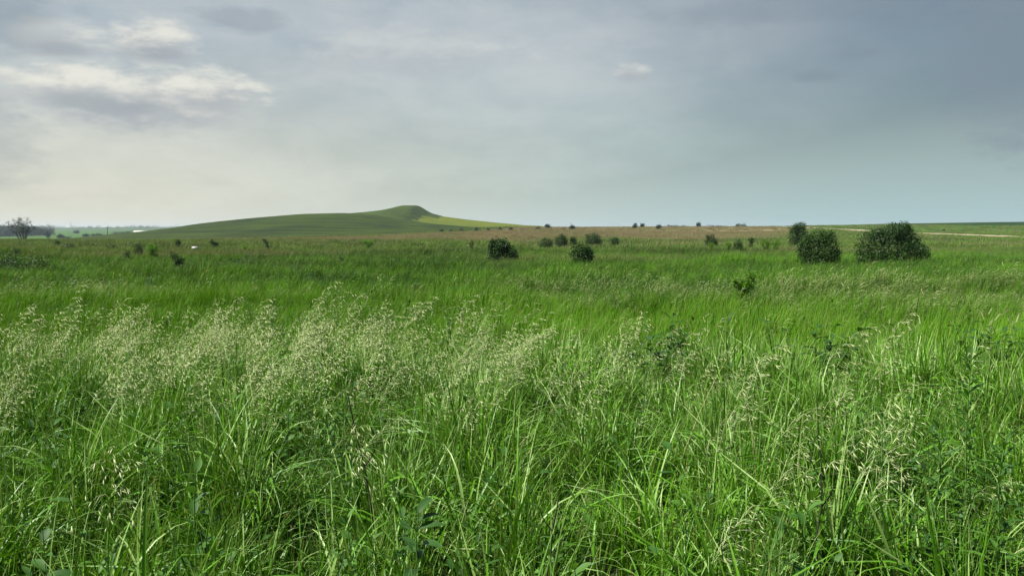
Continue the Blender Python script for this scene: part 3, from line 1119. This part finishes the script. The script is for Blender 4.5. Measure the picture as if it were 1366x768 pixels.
def shrub(name, label, cat, group, px0, px1, py0, py1, shape='round', m=None, n=1500, leaf=None, lobes=None, depth=None, lift=0.65, sprig=0, seed=0, tall=None):
    r = np.random.default_rng(500 + seed)
    cx = (px0 + px1) / 2
    d = depth or depth_for(cx, py1, lift)
    x = (cx - 683) / F * d
    z = float(ground(x, d))
    w_ = (px1 - px0) / F * d
    h_ = EYE + (HOR - py0) / F * d - z
    if lobes is None:
        lo = auto_lobes(r, w_, h_, shape)
    else:
        lo = [(a * w_, b * w_, c * h_, e * w_, f * w_, g_ * h_) for (a, b, c, e, f, g_) in lobes]
    if shape == 'round':
        for k in range(16):
            b_ = lo[r.integers(len(lo))]
            u_ = r.normal(size=3)
            u_[2] = abs(u_[2]) * 0.9
            u_ /= np.linalg.norm(u_)
            s_ = r.uniform(.05, .10)
            lo.append((b_[0] + u_[0] * b_[3] * .95, b_[1] + u_[1] * b_[4] * .95, min(b_[2] + u_[2] * b_[5] * .95, h_ * .88), s_ * w_, s_ * w_, s_ * h_ * 1.2))
    n = int(n * (1.1 if leaf else 1.6))
    leaf = leaf or max(0.09, 1.35 * d / F)
    m = m or M_SHRUB
    o = empty(name, (x, d, z), label, cat, group)
    acc = Acc()
    leaves(acc, r, lo, n, leaf, 0.32 if shape != 'loose' else 0.7)
    if sprig:
        sprigs(acc, r, lo, int(sprig * 1.5), 0.13 * h_, leaf * .9)
    is_tree = cat == 'tree'
    obj('crown' if is_tree else 'foliage', acc.mesh(name + '_leaves', [m]), o, kind='stuff')
    r0 = max(0.02, h_ * (0.028 if not is_tree else 0.035))
    tips = [(q[0] * .8, q[1] * .8, q[2]) for q in lo[:7]]
    if is_tree:
        wa = Acc()
        top = h_ * .75
        tube(wa, [(0, 0, -.2), (0.02 * w_, 0, h_ * .25), (-.02 * w_, 0, h_ * .5), (0, 0, top)], [r0, r0 * .8, r0 * .55, r0 * .2], 7)
        for q in lo[:9]:
            f = r.uniform(.25, .55)
            p = np.array([0, 0, h_ * f])
            e = np.array(q[:3])
            tube(wa, [p, (p + e) / 2 + [0, 0, .04 * h_], e], [r0 * .45, r0 * .3, r0 * .1], 5)
        obj('trunk', wa.mesh(name + '_wood', [M_BARK]), o)
    else:
        obj('stem', woody(r, (0, 0, 0), tips, r0).mesh(name + '_wood', [M_BARK]), o)
    return o


GS = 'shrubs scattered over the meadow'
big = [(0, 0, .46, .40, .36, .44), (-.26, .05, .45, .24, .22, .42), (-.10, -.1, .72, .20, .2, .22), (.10, .05, .74, .21, .2, .24), (-.20, 0, .70, .14, .14, .16), (.22, 0, .60, .15, .15, .20),
       (.37, -.05, .26, .14, .15, .24), (-.38, 0, .28, .13, .14, .26), (.05, -.25, .35, .3, .2, .33), (-.02, 0, .90, .06, .06, .07), (.12, 0, .93, .06, .06, .06), (.28, -.12, .3, .16, .16, .26)]
shrub('shrub', 'largest dark green shrub in the field, broad crown with leafy shoots, below the gravel road', 'shrub', GS, 1143, 1236, 299, 345, m=M_SHRUB, n=11000, leaf=0.13, lobes=big, sprig=34, seed=1)
bb = [(0, 0, .48, .40, .38, .45), (-.22, 0, .45, .22, .2, .36), (.2, -.05, .42, .25, .22, .4), (-.06, 0, .78, .24, .22, .2), (.16, 0, .74, .2, .2, .2), (-.34, 0, .5, .14, .14, .18), (.36, 0, .3, .13, .13, .22), (0, -.25, .3, .3, .2, .28)]
shrub('shrub', 'rounded dark shrub in front of the slim tree, left of the largest shrub', 'shrub', GS, 1063, 1121, 307, 349, m=M_SHRUB2, n=7000, leaf=0.12, lobes=bb, sprig=16, seed=2)
slim = [(0, 0, .55, .36, .34, .40), (.1, 0, .82, .28, .28, .17), (-.2, 0, .48, .26, .25, .28), (.2, 0, .5, .26, .25, .26), (-.05, 0, .25, .34, .3, .24), (-.2, 0, .75, .16, .16, .13)]
shrub('small_tree', 'slim upright young tree behind the rounded dark shrub', 'tree', None, 1050, 1077, 297, 327, m=M_SHRUB2, n=4200, leaf=0.15, lobes=slim, sprig=8, seed=3)
d1 = [(-.12, 0, .5, .32, .32, .46), (.12, 0, .42, .34, .32, .38), (-.2, 0, .75, .2, .2, .22), (.02, 0, .8, .2, .2, .19), (.3, 0, .3, .2, .2, .28), (-.34, 0, .4, .16, .16, .26)]
shrub('shrub', 'dark glossy shrub alone in the middle of the field with pale grass at its foot', 'shrub', GS, 650, 691, 320, 345, m=M_SHRUB, n=4200, leaf=0.14, lobes=d1, sprig=9, seed=4, lift=0.55)
shrub('shrub', 'compact dark shrub nearest the camera of those right of centre', 'shrub', GS, 761, 791, 326, 346, m=M_SHRUB2, n=3200, leaf=0.13, sprig=10, seed=5)
ROW = [(717, 738, 317, 328, 'leftmost low round shrub of the row on the edge of the brown grass'), (740, 758, 313, 327, 'upright dark shrub, second in the row along the brown grass'),
       (760, 769, 316, 325, 'small green bush, third in the row on the edge of the brown grass'), (780, 803, 311, 324, 'broad flat topped shrub, fourth in the row on the edge of the brown grass'),
       (814, 826, 316, 325, 'small squat shrub at the right end of the row along the brown grass')]
for k, (a, b, c, d_, lb) in enumerate(ROW):
    shrub('shrub', lb, 'shrub', GS, a, b, c, d_, m=M_SHRUB if k in (1, 3) else M_SHRUB2, n=1500 if b - a > 15 else 700, sprig=5, seed=10 + k)
RIGHT = [(940, 957, 313, 325, 'round', M_SHRUB, 1300, 'dark round bush left of the hedge of saplings'),
         (943, 953, 323, 332, 'loose', M_FRESH, 260, 'light green seedling in front of the dark round bush'),
         (966, 976, 321, 331, 'loose', M_FRESH, 300, 'pale green bushy sapling at the left end of the hedge of saplings'),
         (977, 990, 319, 331, 'round', M_SHRUB2, 800, 'mid green round sapling in the hedge of saplings'),
         (996, 1006, 316, 330, 'loose', M_SHRUB2, 420, 'tall thin sapling in the middle of the hedge of saplings'),
         (1013, 1030, 318, 332, 'loose', M_FRESH, 620, 'fresh green spreading bush in the right half of the hedge of saplings'),
         (1026, 1041, 319, 331, 'loose', M_FRESH, 520, 'fresh green bush at the right end of the hedge of saplings'),
         (996, 1012, 327, 333, 'low', M_SHRUB, 320, 'low dark bush lying at the foot of the hedge of saplings')]
for k, (a, b, c, d_, sh, m_, n_, lb) in enumerate(RIGHT):
    shrub('shrub', lb, 'shrub', GS, a, b, c, d_, sh, m_, n_, sprig=3 if sh != 'low' else 0, seed=30 + k)
shrub('sapling', 'bright green leafy sapling standing in the grass well below the hedge of saplings', 'sapling', None, 973, 1010, 364, 398, 'loose', M_SAPLING, 1300, leaf=0.07, sprig=26, seed=50)
LEFT = [(-30, 78, 331, 352, 'low', M_SHRUB2, 5200, 'wide low bramble thicket at the left edge of the field'),
        (177, 190, 325, 337, 'round', M_SHRUB2, 900, 'small dark bush left of the bright leafy sapling on the left'),
        (193, 215, 322, 339, 'loose', M_SAPLING, 1200, 'bright leafy sapling with upright shoots on the left of the field'),
        (163, 175, 333, 340, 'loose', M_SHRUB2, 260, 'dim low bush below the small dark bush on the left'),
        (225, 246, 334, 353, 'loose', M_SHRUB, 800, 'ragged dark bush in the near grass below the white box'),
        (82, 106, 322, 329, 'low', M_SHRUB, 800, 'flat dark shrub in front of the valley on the left'),
        (139, 155, 323, 328, 'low', M_SHRUB, 500, 'small flat dark shrub left of the foot of the hill'),
        (74, 81, 320, 325, 'round', M_SHRUB2, 220, 'tiny green bush at the left end of the flat dark shrub'),
        (233, 243, 319, 327, 'loose', M_SHRUB2, 260, 'thin greyish bush at the foot of the hill left of the white box'),
        (279, 296, 319, 328, 'loose', M_SHRUB, 700, 'spiky dark bush at the foot of the hill right of the white box'),
        (351, 362, 318, 327, 'loose', M_SHRUB2, 300, 'spiky bush in front of the strip of tan grass'),
        (323, 332, 326, 334, 'loose', M_FRESH, 240, 'pale yellowish sapling below the strip of tan grass'),
        (376, 389, 327, 331, 'low', M_SHRUB, 240, 'small flat bush right of the pale yellowish sapling'),
        (293, 346, 338, 351, 'low', M_SHRUB2, 2600, 'wide low patch of dark bushes in the near grass left of centre'),
        (482, 501, 319, 328, 'loose', M_FRESH, 700, 'bright green fan shaped shrub below the hill'),
        (624, 633, 321, 331, 'loose', M_SHRUB2, 240, 'faint small bush left of the dark glossy shrub in mid field'),
        (453, 460, 341, 348, 'loose', M_SHRUB, 160, 'tiny dark seedling in the grass left of centre'),
        (16, 26, 329, 337, 'round', M_SHRUB, 400, 'small dark bush poking above the bramble thicket')]
for k, (a, b, c, d_, sh, m_, n_, lb) in enumerate(LEFT):
    shrub('shrub', lb, 'shrub', GS, a, b, c, d_, sh, m_, n_, sprig=4 if sh == 'loose' else 2, seed=60 + k)
# small trees along the crest and at the foot of the hill
CREST = [(726, 734, 300, 308, 'dark little tree breaking the skyline right of the hill'), (759, 767, 301, 309, 'dark little tree on the brown rise above the row of shrubs'),
         (715, 720, 304, 309, 'tiny dark tree just left of the first skyline tree'), (843, 850, 299, 306, 'left one of the pair of tiny trees on the skyline'),
         (854, 859, 299, 305, 'right one of the pair of tiny trees on the skyline'), (875, 881, 301, 306, 'tiny tree right of the skyline pair'),
         (928, 934, 298, 304, 'single round tree standing clear on the skyline')]
for k, (a, b, c, d_, lb) in enumerate(CREST):
    shrub('small_tree', lb, 'tree', 'small trees along the crest', a, b, c, d_, 'tree', M_FAR, 260, depth=[470, 400, 400, 455, 500, 420, 520][k], seed=90 + k)
ORD = ['first', 'second', 'third', 'fourth', 'fifth', 'sixth', 'seventh', 'last']
SAP = sorted([(649, 654, 305, 312), (665, 670, 305, 311), (587, 592, 307, 312), (600, 603, 308, 312), (613, 619, 306, 311), (634, 637, 305, 308), (679, 683, 304, 307), (750, 753, 307, 311)])
for k, (a, b, c, d_) in enumerate(SAP):
    shrub('small_tree', 'tiny dark sapling on the brown slope below the yellow field, %s from the left' % ORD[k] if k < 7 else 'tiny dark sapling on the brown slope below the yellow field, rightmost of all', 'tree', 'saplings at the foot of the hill', a, b, c, d_, 'tree', M_FAR, 140, depth=380, seed=110 + k)
shrub('shrub_clump', 'dark clump of bushes on the skyline left of the slim tree', 'shrub', None, 981, 995, 298.5, 304, 'low', M_FAR, 500, depth=560, seed=130)
shrub('shrub_clump', 'thin dark line of bushes on the skyline right of the pair of tiny trees', 'shrub', None, 886, 918, 301, 305, 'low', M_FAR, 500, depth=560, seed=131)
shrub('shrub_clump', 'faint scrub on the skyline left of the dark clump of bushes', 'shrub', None, 942, 970, 301.4, 305, 'low', M_FAR, 360, depth=570, seed=132)

# half bare tree on the left skyline
bt = empty('gnarled_tree', ((31 - 683) / F * 300, 300, float(ground((31 - 683) / F * 300, 300))), 'half bare spreading tree on the left skyline', 'tree')
r = np.random.default_rng(321)
H_ = EYE + (HOR - 292.5) / F * 300 - bt.location.z
wa, la = Acc(), Acc()
for k in range(6):
    a0_ = -4.2 + k * 1.6 + r.normal(0, .3)
    p0 = np.array([-0.6 + k * 0.3, r.normal(0, .3), -.2])
    p1 = np.array([a0_ * .4, r.normal(0, .8), H_ * .38])
    p2 = np.array([a0_ * .85, r.normal(0, 1.2), H_ * (.68 - .03 * abs(k - 2))])
    p3 = np.array([a0_ * 1.05, r.normal(0, 1.2), H_ * (1.0 - .1 * abs(k - 2.3))])
    tube(wa, [p0, p1, p2, p3], [.24, .18, .11, .04], 6)
    for s_ in range(7):
        f = r.uniform(.2, 1)
        b = p1 + (p3 - p1) * f
        e = b + np.array([r.normal(0, .9), r.normal(0, .9), r.uniform(.3, 1.5)])
        tube(wa, [b, (b + e) / 2, e], [.06, .045, .02], 4)
        if (k in (0, 1, 2, 3) or r.random() < .55) and r.random() < .9:
            leaves(la, r, [(e[0], e[1], e[2], .62, .62, .55)], 60, .26, .9)
    leaves(la, r, [(p1[0], p1[1], H_ * .45, 1.1, 1.1, 1.0)], 110, .28, .9)
obj('trunk', wa.mesh('gnarled_wood', [M_BARK]), bt)
obj('crown', la.mesh('gnarled_leaves', [M_FAR]), bt, kind='stuff')


# rounded trees in the valley, utility poles, masts, building, woods: far things on the left
def far_z(px, row, d):
    return EYE + (HOR - row) / F * d


VAL = [(77, 86, 313.5, 321, 820, 'left round tree in the valley right of the half bare tree'), (86, 94, 316, 321, 780, 'lower bush beside the left round tree in the valley'),
       (111, 121, 313, 320, 800, 'dense round tree in the middle of the valley'), (123, 130, 313.5, 319, 830, 'left half of the pair of broad trees in the valley'), (129, 138, 313, 319, 835, 'right half of the pair of broad trees in the valley'),
       (100, 106, 309, 315, 1500, 'pale far tree on the slope behind the valley trees'), (62, 68, 308, 319, 800, 'thin dark tree by the left utility pole'),
       (168, 182, 312, 316, 760, 'low dark tree at the foot of the hill below the white building')]
for k, (a, b, c, d_, dd_, lb) in enumerate(VAL):
    x = ((a + b) / 2 - 683) / F * dd_
    shrub('round_tree', lb, 'tree', 'trees in the valley', a, b, c, d_, 'tree' if k not in (1, 7) else 'low', M_FAR, 420, depth=dd_, seed=150 + k)

# woods read as one mass
r = np.random.default_rng(77)
wa = Acc()


def wood_run(x0, x1, y, px_h0, px_h1, cnt, leafn=150):
    for k in range(cnt):
        x = r.uniform(x0, x1)
        yy = y + r.normal(0, 25)
        z = float(np.maximum(ground(x, yy), farhill2(x, yy)))
        hh = r.uniform(px_h0, px_h1) / F * yy
        ww = hh * r.uniform(.4, .75)
        leaves(wa, r, [(x, yy, z + hh * .5, ww, ww, hh * .55)], leafn, hh * .15, .5, zmin=-50)


xw = lambda px, y: (px - 683) / F * y
wood_run(xw(-120, 1100), xw(24, 1100), 1100, 10, 14, 170)
wood_run(xw(24, 1200), xw(54, 1200), 1200, 8, 12, 70)
for k in range(230):
    px_k = r.uniform(-80, 260)
    yy = r.uniform(2450, 2750)
    x = xw(px_k, yy)
    z = float(np.maximum(ground(x, yy), farhill2(x, yy)))
    hh = r.uniform(1.2, 3.2) / F * yy
    leaves(wa, r, [(x, yy, z + hh * .4, hh * .9, hh * .9, hh * .5)], 60, hh * .22, .5, zmin=-50)
for k in range(90):
    px_k = r.uniform(150, 262)
    yy = r.uniform(1000, 1150)
    x = xw(px_k, yy)
    z = far_z(px_k, np.interp(px_k, [150, 197, 262], [313, 311, 306]), yy)
    hh = r.uniform(3, 6) / F * yy
    leaves(wa, r, [(x, yy, z, hh * .8, hh * .8, hh * .6)], 110, hh * .2, .5, zmin=-50)
me = wa.mesh('distant_woods', [M_FAR])
obj('distant_woods', me, kind='stuff', label='dark distant woods along the left horizon')


def utility_pole(px, row_t, row_b, d, label):
    x = (px - 683) / F * d
    z0, z1 = far_z(px, row_b, d), far_z(px, row_t, d)
    z0 = min(z0, float(ground(x, d)))
    o = empty('utility_pole', (x, d, z0), label, 'pole', 'utility poles')
    a = Acc()
    tube(a, [(0, 0, 0), (0, 0, z1 - z0)], [.26, .18], 8)
    obj('pole', a.mesh('pole', [M_POLE]), o)
    a = Acc()
    box(a, (-1.3, -.14, z1 - z0 - .9), (1.3, -.02, z1 - z0 - .7))
    obj('crossarm', a.mesh('crossarm', [M_POLE]), o)
    a = Acc()
    tube(a, [(0.9, -.08, z1 - z0 - .7), (0.9, -.08, z1 - z0 - .45)], [.08, .06], 6)
    im = a.mesh('insulator', [M_STEEL])
    for s_ in (0, -.9, -1.8):
        obj('insulator', im, o, (s_, 0, 0))


utility_pole(144.5, 302, 319, 560, 'utility pole standing in the valley in front of the far hills')
utility_pole(68, 304, 318, 640, 'utility pole right of the half bare tree')


def mast(px, row_t, row_b, d, label):
    x = (px - 683) / F * d
    z0, z1 = far_z(px, row_b, d), far_z(px, row_t, d)
    o = empty('radio_mast', (x, d, z0 - 2), label, 'mast', 'radio masts')
    H = z1 - z0 + 2
    a = Acc()
    for k in range(3):
        an = k * 2.094
        tube(a, [(.8 * math.cos(an), .8 * math.sin(an), 0), (.25 * math.cos(an), .25 * math.sin(an), H)], .22, 4)
    for k in range(9):
        f0, f1 = k / 9, (k + 1) / 9
        for s_ in range(3):
            an, bn = s_ * 2.094, (s_ + 1) * 2.094
            q0, q1 = .8 - .55 * f0, .8 - .55 * f1
            tube(a, [(q0 * math.cos(an), q0 * math.sin(an), H * f0), (q1 * math.cos(bn), q1 * math.sin(bn), H * f1)], .09, 3)
    obj('lattice', a.mesh('mast_lattice', [M_STEEL]), o)
    a = Acc()
    tube(a, [(0, 0, H), (0, 0, H * 1.1)], [.12, .05], 5)
    obj('antenna', a.mesh('antenna', [M_STEEL]), o)


mast(96, 296, 307, 2400, 'thin radio mast on the far hills')
mast(175.5, 301, 309, 2400, 'short mast beside the white building')

# long white farm building half hidden by the hill
d_ = 980.0
x0, x1 = xw(181, d_), xw(197.5, d_)
zb, zt = far_z(0, 313.0, d_), far_z(0, 309.4, d_)
o = empty('farm_building', ((x0 + x1) / 2, d_, zb - 3), 'long white farm building between dark trees at the left foot of the hill', 'building')
hw = (x1 - x0) / 2
hz_ = zt - zb + 3
a = Acc()
box(a, (-hw, -5, 0), (hw, 5, hz_))
obj('wall', a.mesh('farm_wall', [M_WHITE]), o)
a = Acc()
a.add([(-hw - .4, -5.5, hz_), (hw + .4, -5.5, hz_), (hw + .4, 5.5, hz_), (-hw - .4, 5.5, hz_), (-hw - .4, 0, hz_ + 1.5), (hw + .4, 0, hz_ + 1.5)],
      [(0, 1, 5, 4), (2, 3, 4, 5), (0, 3, 2, 1)], [(0, 4, 3), (1, 2, 5)])
obj('roof', a.mesh('farm_roof', [M_WHITE]), o)
a = Acc()
box(a, (-.9, -5.08, 2.4), (.9, -4.98, 4.0))
wm = a.mesh('farm_window', [M_DARKGLASS])
for k in range(3):
    obj('window', wm, o, (-hw * .6 + k * hw * .6, 0, 0))

# small white box on a post, standing above the grass below the hill
dv = depth_for(261, 332, 0.65)
xv = xw(261, dv)
zv = float(ground(xv, dv))
o = empty('utility_box', (xv, dv, zv), 'small white box standing just above the grass below the left end of the hill', 'utility box')
o.rotation_euler = (0, 0, R(10))
zt_, zb_ = far_z(0, 328.7, dv) - zv, far_z(0, 332.2, dv) - zv
wh = 4.1 / F * dv
a = Acc()
box(a, (-wh, -.2, zb_), (wh, .2, zt_ - .04))
obj('body', a.mesh('box_body', [M_WHITE]), o)
a = Acc()
box(a, (-wh - .03, -.23, zt_ - .04), (wh + .03, .23, zt_))
obj('lid', a.mesh('box_lid', [M_WHITE]), o)
a = Acc()
tube(a, [(0, 0, -.2), (0, 0, zb_)], .05, 8)
pm = a.mesh('box_post', [M_POLE])
for q in (-.6, .6):
    obj('post', pm, o, (q * wh, 0, 0))

# marker post with a small round sign beside the road
ds = 300.0
xs_ = xw(1257.5, ds)
zs_ = float(ground(xs_, ds))
o = empty('marker_post', (xs_, ds, zs_), 'thin post with a small dark sign beside the gravel road', 'sign')
hs_ = far_z(0, 306.0, ds) - zs_
a = Acc()
tube(a, [(0, 0, 0), (0, 0, hs_)], .06, 6)
obj('post', a.mesh('marker_post', [M_STEEL]), o)
a = Acc()
box(a, (-.38, -.09, hs_ - .55), (.38, -.06, hs_ + .1))
obj('sign_plate', a.mesh('sign_plate', [M_DEAD]), o)


# ------------------------------------------------------------------ foreground plants that stand out of the grass
def leaf_mesh(name, L, W, m, curl, seg=5, shape=0.8):
    acc = Acc()
    t = np.linspace(0, 1, seg + 1)
    a = -0.25 + curl * t
    tm = (a[:-1] + a[1:]) / 2
    xx = np.concatenate([[0], np.cumsum(np.cos(tm)) * L / seg])
    zz = np.concatenate([[0], -np.cumsum(np.sin(tm)) * L / seg])
    wd = W / 2 * np.sin(math.pi * np.clip(t * .94 + .04, 0, 1)) ** shape
    v = np.stack([np.stack([xx, -wd, zz + wd * .35], 1), np.stack([xx, wd * 0, zz], 1), np.stack([xx, wd, zz + wd * .35], 1)], 1).reshape(-1, 3)
    q = []
    for k in range(seg):
        b = 3 * k
        q += [(b, b + 3, b + 4, b + 1), (b + 1, b + 4, b + 5, b + 2)]
    r = np.random.default_rng(len(name))
    acc.add(v, q, None, np.array([r.random(), .5, 0]))
    return acc.mesh(name, [m], True)


LM = {'dock': [leaf_mesh('dock_leaf_a', .19, .075, M_DOCK, 1.3), leaf_mesh('dock_leaf_bb', .15, .06, M_DOCK, 1.0), leaf_mesh('dock_leaf_ccc', .11, .042, M_DOCK, .7)],
      'goldenrod': [leaf_mesh('rod_leaf_a', .13, .020, M_WEED, .9), leaf_mesh('rod_leaf_bb', .10, .017, M_WEED, .6), leaf_mesh('rod_leaf_ccc', .075, .013, M_WEED, .5)],
      'milkweed': [leaf_mesh('milk_leaf_a', .10, .045, M_WEED, .7), leaf_mesh('milk_leaf_bb', .08, .036, M_WEED, .5), leaf_mesh('milk_leaf_ccc', .07, .032, M_WEED, .4)]}


def weed(name, label, cat, kind, px, d, H, nleaf, seed, lean=0.0, group='broad leaved plants among the grass', spread=.05):
    r = np.random.default_rng(900 + seed)
    x = (px - 683) / F * d
    o = empty(name, (x, d, float(ground(x, d))), label, cat, group)
    stems = []
    for q in range(max(1, nleaf // 8) if kind == 'dock' else 1):
        ax, ay = (r.normal(0, spread * 1.6), r.normal(0, spread * 1.6)) if q else (0, 0)
        hq = H * (r.uniform(.7, 1.0) if q else 1)
        pts = [np.array([(lean * H + ax) * f + r.normal(0, .008) * f, ay * f + r.normal(0, .008) * f, f ** .9 * hq]) for f in np.linspace(0, 1, 6)]
        acc = Acc()
        tube(acc, pts, np.linspace(.0055, .002, 6), 6)
        obj('stem', acc.mesh(name + '_stem', [M_STEM], True), o)
        stems.append(pts)
    for k in range(nleaf):
        pts = stems[k % len(stems)]
        if kind == 'dock':
            f = r.uniform(.35, 1.0)
            ms = LM[kind][min(2, int(f * 3))]
        else:
            f = .25 + .75 * (k + .5) / nleaf
            ms = LM[kind][0 if f < .55 else (1 if f < .85 else 2)]
        a_ = f * 5
        i0 = min(int(a_), 4)
        p = pts[i0] + (pts[i0 + 1] - pts[i0]) * (a_ - i0)
        lo = obj('leaf', ms, o, p)
        az_ = k * (math.pi / 2 if kind == 'milkweed' else 2.4) + (math.pi if kind == 'milkweed' and k % 2 else 0) + r.normal(0, .25)
        lo.rotation_euler = (r.normal(0, .2), -(.15 + .55 * f if kind != 'dock' else r.uniform(-.1, .7)), az_)
        s_ = r.uniform(.8, 1.2)
        lo.scale = (s_, s_, s_)
    return o


weed('dock_plant', 'dark clump of broad dock leaves right of centre where the seed heads end', 'plant', 'dock', 902, 8.6, .86, 96, 1, spread=.15)
weed('dock_plant', 'dark leafy dock plant behind the seed heads on the right', 'plant', 'dock', 1092, 8.0, .84, 96, 2, spread=.16)
weed('dock_plant', 'dark leafy dock plant near the right edge, behind the tall narrow leaved plant', 'plant', 'dock', 1326, 7.6, .84, 96, 3, spread=.15)
weed('dock_plant', 'smaller dark dock plant just left of the dark clump right of centre', 'plant', 'dock', 866, 7.8, .80, 48, 4, spread=.10)
weed('dock_plant', 'broad dark leaves low in the bottom left corner', 'plant', 'dock', 95, 2.7, .50, 16, 5, spread=.09)
weed('dock_plant', 'big single leaved plant low in the grass left of centre', 'plant', 'dock', 555, 3.0, .62, 10, 6, spread=.06)
weed('tall_plant', 'tall plant with whorls of narrow leaves near the right edge', 'plant', 'goldenrod', 1300, 3.9, 1.06, 46, 7)
weed('tall_plant', 'upright narrow leaved plant at the right edge in front of the others', 'plant', 'goldenrod', 1348, 3.0, .90, 40, 8)
weed('tall_plant', 'dark stemmed upright plant right of the pale seed heads on the right', 'plant', 'goldenrod', 1186, 3.6, .84, 34, 9)
weed('tall_plant', 'narrow leaved plant standing in the bright grass, rightmost but two', 'plant', 'goldenrod', 1262, 3.3, .86, 34, 10)
weed('milkweed_plant', 'plant with large oval leaves low on the right', 'plant', 'milkweed', 1084, 2.9, .72, 10, 11)
weed('milkweed_plant', 'pale oval leaved plant in the middle of the bottom edge', 'plant', 'milkweed', 772, 2.7, .54, 14, 12)
weed('milkweed_plant', 'light green oval leaved plant right of the bottom centre', 'plant', 'milkweed', 868, 2.6, .50, 14, 13)
weed('milkweed_plant', 'oval leaved plant among the seed heads on the left', 'plant', 'milkweed', 250, 3.2, .72, 12, 16)


def plume(label, px, d, H, seed, az_):
    r = np.random.default_rng(1300 + seed)
    x = (px - 683) / F * d
    o = empty('seeding_grass_stalk', (x, d, float(ground(x, d))), label, 'grass stalk', 'tallest seeding grass stalks')
    o.rotation_euler = (0, 0, az_)
    acc = Acc()
    panicle(acc, r, H, 0.0, 9, 1.3, 1.2, bend=(0.5, 0.95))
    # stem and leaves apart from the panicle
    v = np.concatenate(acc.v)
    c = np.concatenate(acc.c)
    q = np.concatenate(acc.q)
    t = np.concatenate(acc.t)
    qm, tm = np.concatenate(acc.qm), np.concatenate(acc.tm)
    obj('stem', mesh_np('plume_stem', v, q[qm == 1], None, {'c': c}, [M_BLADE], None, True), o)
    obj('panicle', mesh_np('plume_panicle', v, q[qm == 0], t, {'c': c}, [M_SEED], None, False), o, kind='stuff')


PL = [('tall pale seed head arching over the rest near the left edge', 38, 5.6, 1.34, 0.2), ('tallest pale seed head above the drift left of centre', 372, 5.6, 1.40, 0.3),
      ('seed head leaning out to the right of the tallest one', 418, 6.2, 1.26, 0.0), ('seed head standing above the drift between the left edge and the tallest one', 262, 6.0, 1.22, 0.5),
      ('lone seed head rising at the left end of the drift, right of the arching one', 122, 6.2, 1.20, 0.3), ('pale bunched seed head hanging low in front of the drift left of centre', 455, 3.4, 1.02, -1.2),
      ('pale seed head hanging over the dark grass in the lower left', 128, 2.9, .98, -0.9), ('yellowish seed head fanning out low on the right', 1000, 3.1, .90, 0.4),
      ('yellowish seed head arching to the right beside the large oval leaves', 1130, 2.9, 1.02, 0.1), ('yellow green seed head low right of the bottom centre', 925, 2.7, .78, 0.2)]
for k, (lb, px0, d0, h0, a0) in enumerate(PL):
    plume(lb, px0, d0, h0, k, a0)


def dead_stalk(label, px, d, H, seed, lean):
    r = np.random.default_rng(1500 + seed)
    x = (px - 683) / F * d
    o = empty('dead_stalk', (x, d, float(ground(x, d))), label, 'dead stalk', 'dark dead stalks')
    a = Acc()
    pts = [np.array([lean * f * H + r.normal(0, .01), r.normal(0, .01), f * H]) for f in np.linspace(0, 1, 7)]
    tube(a, pts, np.linspace(.005, .0025, 7), 5)
    obj('stem', a.mesh('dead_stem', [M_DEAD]), o)
    for k in range(3):
        p = pts[4 + (k % 2)]
        s_ = -1 if k % 2 else 1
        a = Acc()
        tube(a, [p, p + [s_ * .03, 0, .04], p + [s_ * .055, 0, .10]], [.003, .0025, .0012], 4)
        obj('twig', a.mesh('dead_twig', [M_DEAD]), o)


dead_stalk('dark dead stalk bending among the seed heads left of centre', 515, 3.6, .92, 1, -0.18)
dead_stalk('short forked dead stalk in the middle of the grass', 716, 3.0, .66, 2, 0.12)
dead_stalk('dark dead stalk in the grass right of the pale seed heads', 1098, 3.4, .74, 3, 0.04)

# ------------------------------------------------------------------ air
a = Acc()
box(a, (-7200, -7200, -14), (7200, 7200, 34))
hm = a.mesh('haze', [])
mt, t, out = mat('haze_air')
pv_ = t.node('ShaderNodeVolumePrincipled')
pv_.inputs['Color'].default_value = (0.70, 0.85, 1.0, 1)
pv_.inputs['Density'].default_value = 0.00010
pv_.inputs['Anisotropy'].default_value = 0.2
t.l.new(pv_.outputs[0], out.inputs['Volume'])
hm.materials.append(mt)
obj('haze', hm, kind='stuff', label='thin pale summer haze over the whole landscape')
